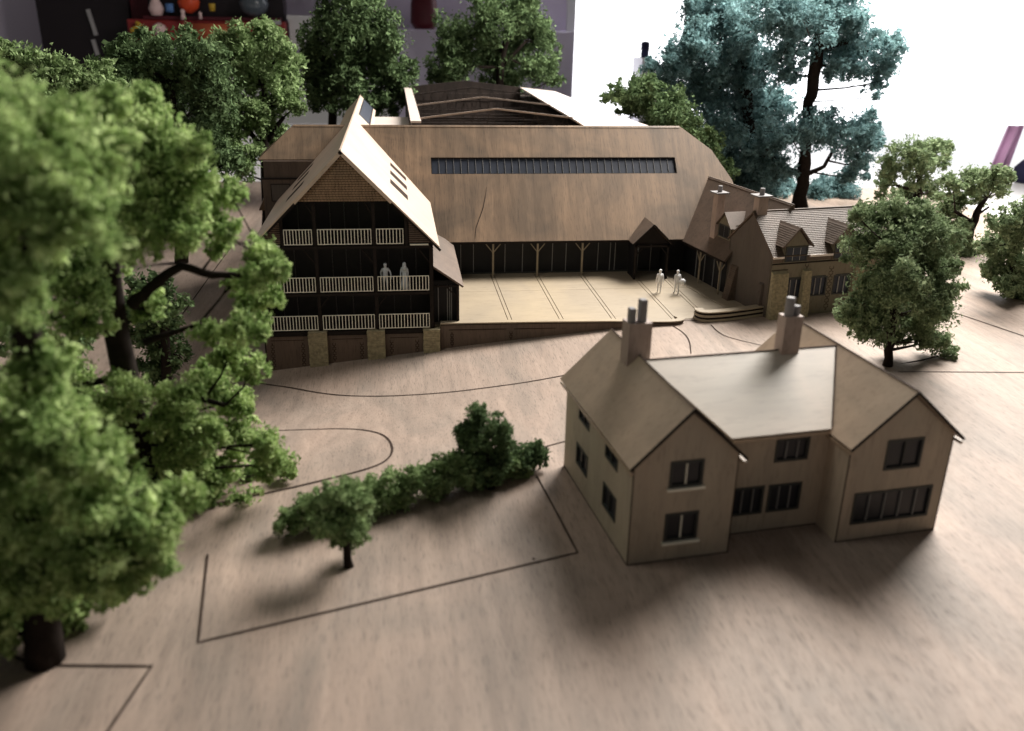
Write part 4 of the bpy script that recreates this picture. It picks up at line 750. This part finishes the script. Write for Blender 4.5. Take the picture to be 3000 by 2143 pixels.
MB().box(11.3,22,0,12,0,110).obj('side_panel', 'redd', cb_)
rs_ = thing('toy_shelf', 'red display shelf crowded with small colourful things above the left trees', 'shelf', (-44, 236, 1.2))
MB().box(-18.5,18.5,0,10,9.6,11.0).obj('lower_board', 'cab', rs_, bevel=.2); MB().box(-18.5,18.5,0,10,11.0,15.8).obj('red_tray', 'red', rs_, bevel=.3)
MB().box(-14,18,4,11,15.8,30).obj('back_panel', 'cab', rs_); MB().box(-14.5,17.5,-.3,3,15.9,16.6).obj('front_lip', 'redd', rs_)
MB().box(-17,17.5,3,10,2,9.6).obj('shelf_base', 'table', rs_)
def toy(name, label, mb, m, loc): o = mb.obj(name, m, smooth=True); o.location = (loc[0], loc[1], loc[2]+1.2); tag(o, label, 'toy'); return o
toy('yellow_ornament','yellow knotted ornament hanging on the red shelf front', MB().tube([(math.cos(t*.7)*1.1,0,-1.6+t*.28) for t in range(12)], [.42]*12, 8), 'yellow', (-60.2,234.6,13.6))
toy('round_badge','pink and white round badge on the red shelf front', MB().lathe((0,0,0), [(.3,-1.5),(1.4,-.9),(1.7,0),(1.4,.9),(.3,1.5)], 16), 'pinkw', (-54.8,234.6,13.6))
toy('orange_card','flat orange card leaning on the red shelf front', MB().box(-4.4,4.4,-.2,.2,-1.9,1.9), 'orange', (-43.5,235.2,13.2))
toy('dark_red_button','dull red button between the badge and the orange card', MB().lathe((0,0,0), [(.2,-.8),(.9,0),(.2,.8)], 12), 'redd', (-50,235.2,13.6))
toy('pink_doll','pink and white doll on the red shelf, leftmost of the toys', MB().lathe((0,0,0), [(1.2,0),(1.8,1.5),(1.2,3),(.9,3.3),(1.5,4.4),(.6,5.6)], 14), 'pinkw', (-55.2,235.5,16.7))
toy('red_ball','vermilion round toy in the middle of the red shelf', MB().lathe((0,0,0), [(.6,0),(2.2,1.2),(2.6,2.6),(1.9,4),(.5,4.7)], 16), 'vermil', (-47.6,235.8,17.3))
toy('blue_block','small blue toy between the pink doll and the red ball', MB().box(-.8,.8,-.8,.8,0,1.9), 'blue', (-52,235.4,17.5))
toy('small_figurine','small pale figurine in front of the red ball', MB().lathe((0,0,0), [(.6,0),(.5,1.1),(.35,1.3),(.6,1.9),(.2,2.4)], 12), 'pinkw', (-48.8,233.6,15.9))
toy('tiny_figurine','tiny pale figurine right of the red ball', MB().lathe((0,0,0), [(.4,0),(.35,.8),(.45,1.3),(.1,1.7)], 12), 'pinkw', (-44.8,233.6,16.1))
toy('yellow_cup','small yellow cup on the red shelf', MB().lathe((0,0,0), [(.6,0),(.8,1.6),(.7,1.7)], 12), 'yellow', (-42.2,235.2,17.9))
toy('glass_bowl','round grey glass bowl at the right of the red shelf', MB().lathe((0,0,0), [(1.2,0),(3,1.2),(3.6,2.8),(3,4.4),(2.6,4.6)], 20), 'bowl', (-32.5,235.5,16.9))
toy('white_tag','pale paper strip at the right end of the red shelf', MB().box(-2.6,2.6,-.15,.15,-.5,.5), 'steel', (-28.9,234.8,15.6))
o = MB().box(-11,0,0,6,0,7).box(-11.4,.4,-.3,6.3,7,8).obj('white_carton', 'table'); o.location = (-14,240,10.5); tag(o, 'white carton right of the red shelf, behind the dark tree', 'box')
st = thing('wall_ledge', 'white counter behind the trees carrying the red shelf', 'counter', (-35, 234, -60)); MB().box(-30,36,0,20,0,63).obj('counter_body', 'table', st)
o = MB().lathe((0,0,0), [(2.4,0),(3.4,1.5),(3.2,6),(2.6,9)], 16).obj('dark_red_jar', 'redd', smooth=True); o.location = (8.4,238,15.8); tag(o, 'dark red jar at the top edge above the hall', 'jar')
o = MB().box(-30,27,0,16,0,75.6).obj('grey_counter', 'rwall'); o.location = (20,240,-60); tag(o, 'lavender grey counter behind the two middle trees', 'counter')
o = MB().lathe((0,0,0), [(1.1,0),(1.1,2.0),(1.2,2.1),(1.2,3.9),(.4,4.2)], 14).obj('small_bottle', 'navy', smooth=True); o.location = (67.4,244,9.5); tag(o, 'small dark bottle standing against the bright glass door', 'bottle')
stp = thing('display_plinth', 'pale plinth before the bright glass door, hidden low behind the trees', 'plinth', (68.4,240,-60)); MB().box(-2.6,.6,0,10,0,69.5).obj('sill_body', 'wframe', stp)
o = MB().lathe((0,0,0), [(1.6,0),(1.9,2),(1.2,5),(.4,6)], 12).obj('red_ornament', 'redd', smooth=True); o.location = (-100.5,240,8.5); tag(o, 'dark red rounded ornament at the far left edge', 'knob')
# pink cloth and navy cushion at the far right
pc = MB()
for i in range(9):
    x = i*.7; pc.v += [(x*.45,math.sin(i*1.3)*.5,0),(x*.45+1.9,math.sin(i*1.1)*.5,8.2)]
for i in range(8): pc.f.append((2*i,2*i+2,2*i+3,2*i+1))
o = pc.obj('lilac_cloth', 'pinkc', smooth=True); so = o.modifiers.new('thick', 'SOLIDIFY'); so.thickness = .3; o.location = (93.8,131,-3.6); tag(o, 'lilac cloth standing on the white table at the right edge', 'cloth')
o = MB().lathe((0,0,0), [(2.0,0),(2.6,.8),(2.6,2.2),(1.6,3.4)], 18).obj('navy_cushion', 'navy', smooth=True); o.location = (98.2,127,-3.6); tag(o, 'navy cushion at the right edge below the lilac cloth', 'cushion')
print('TRIS', NT)
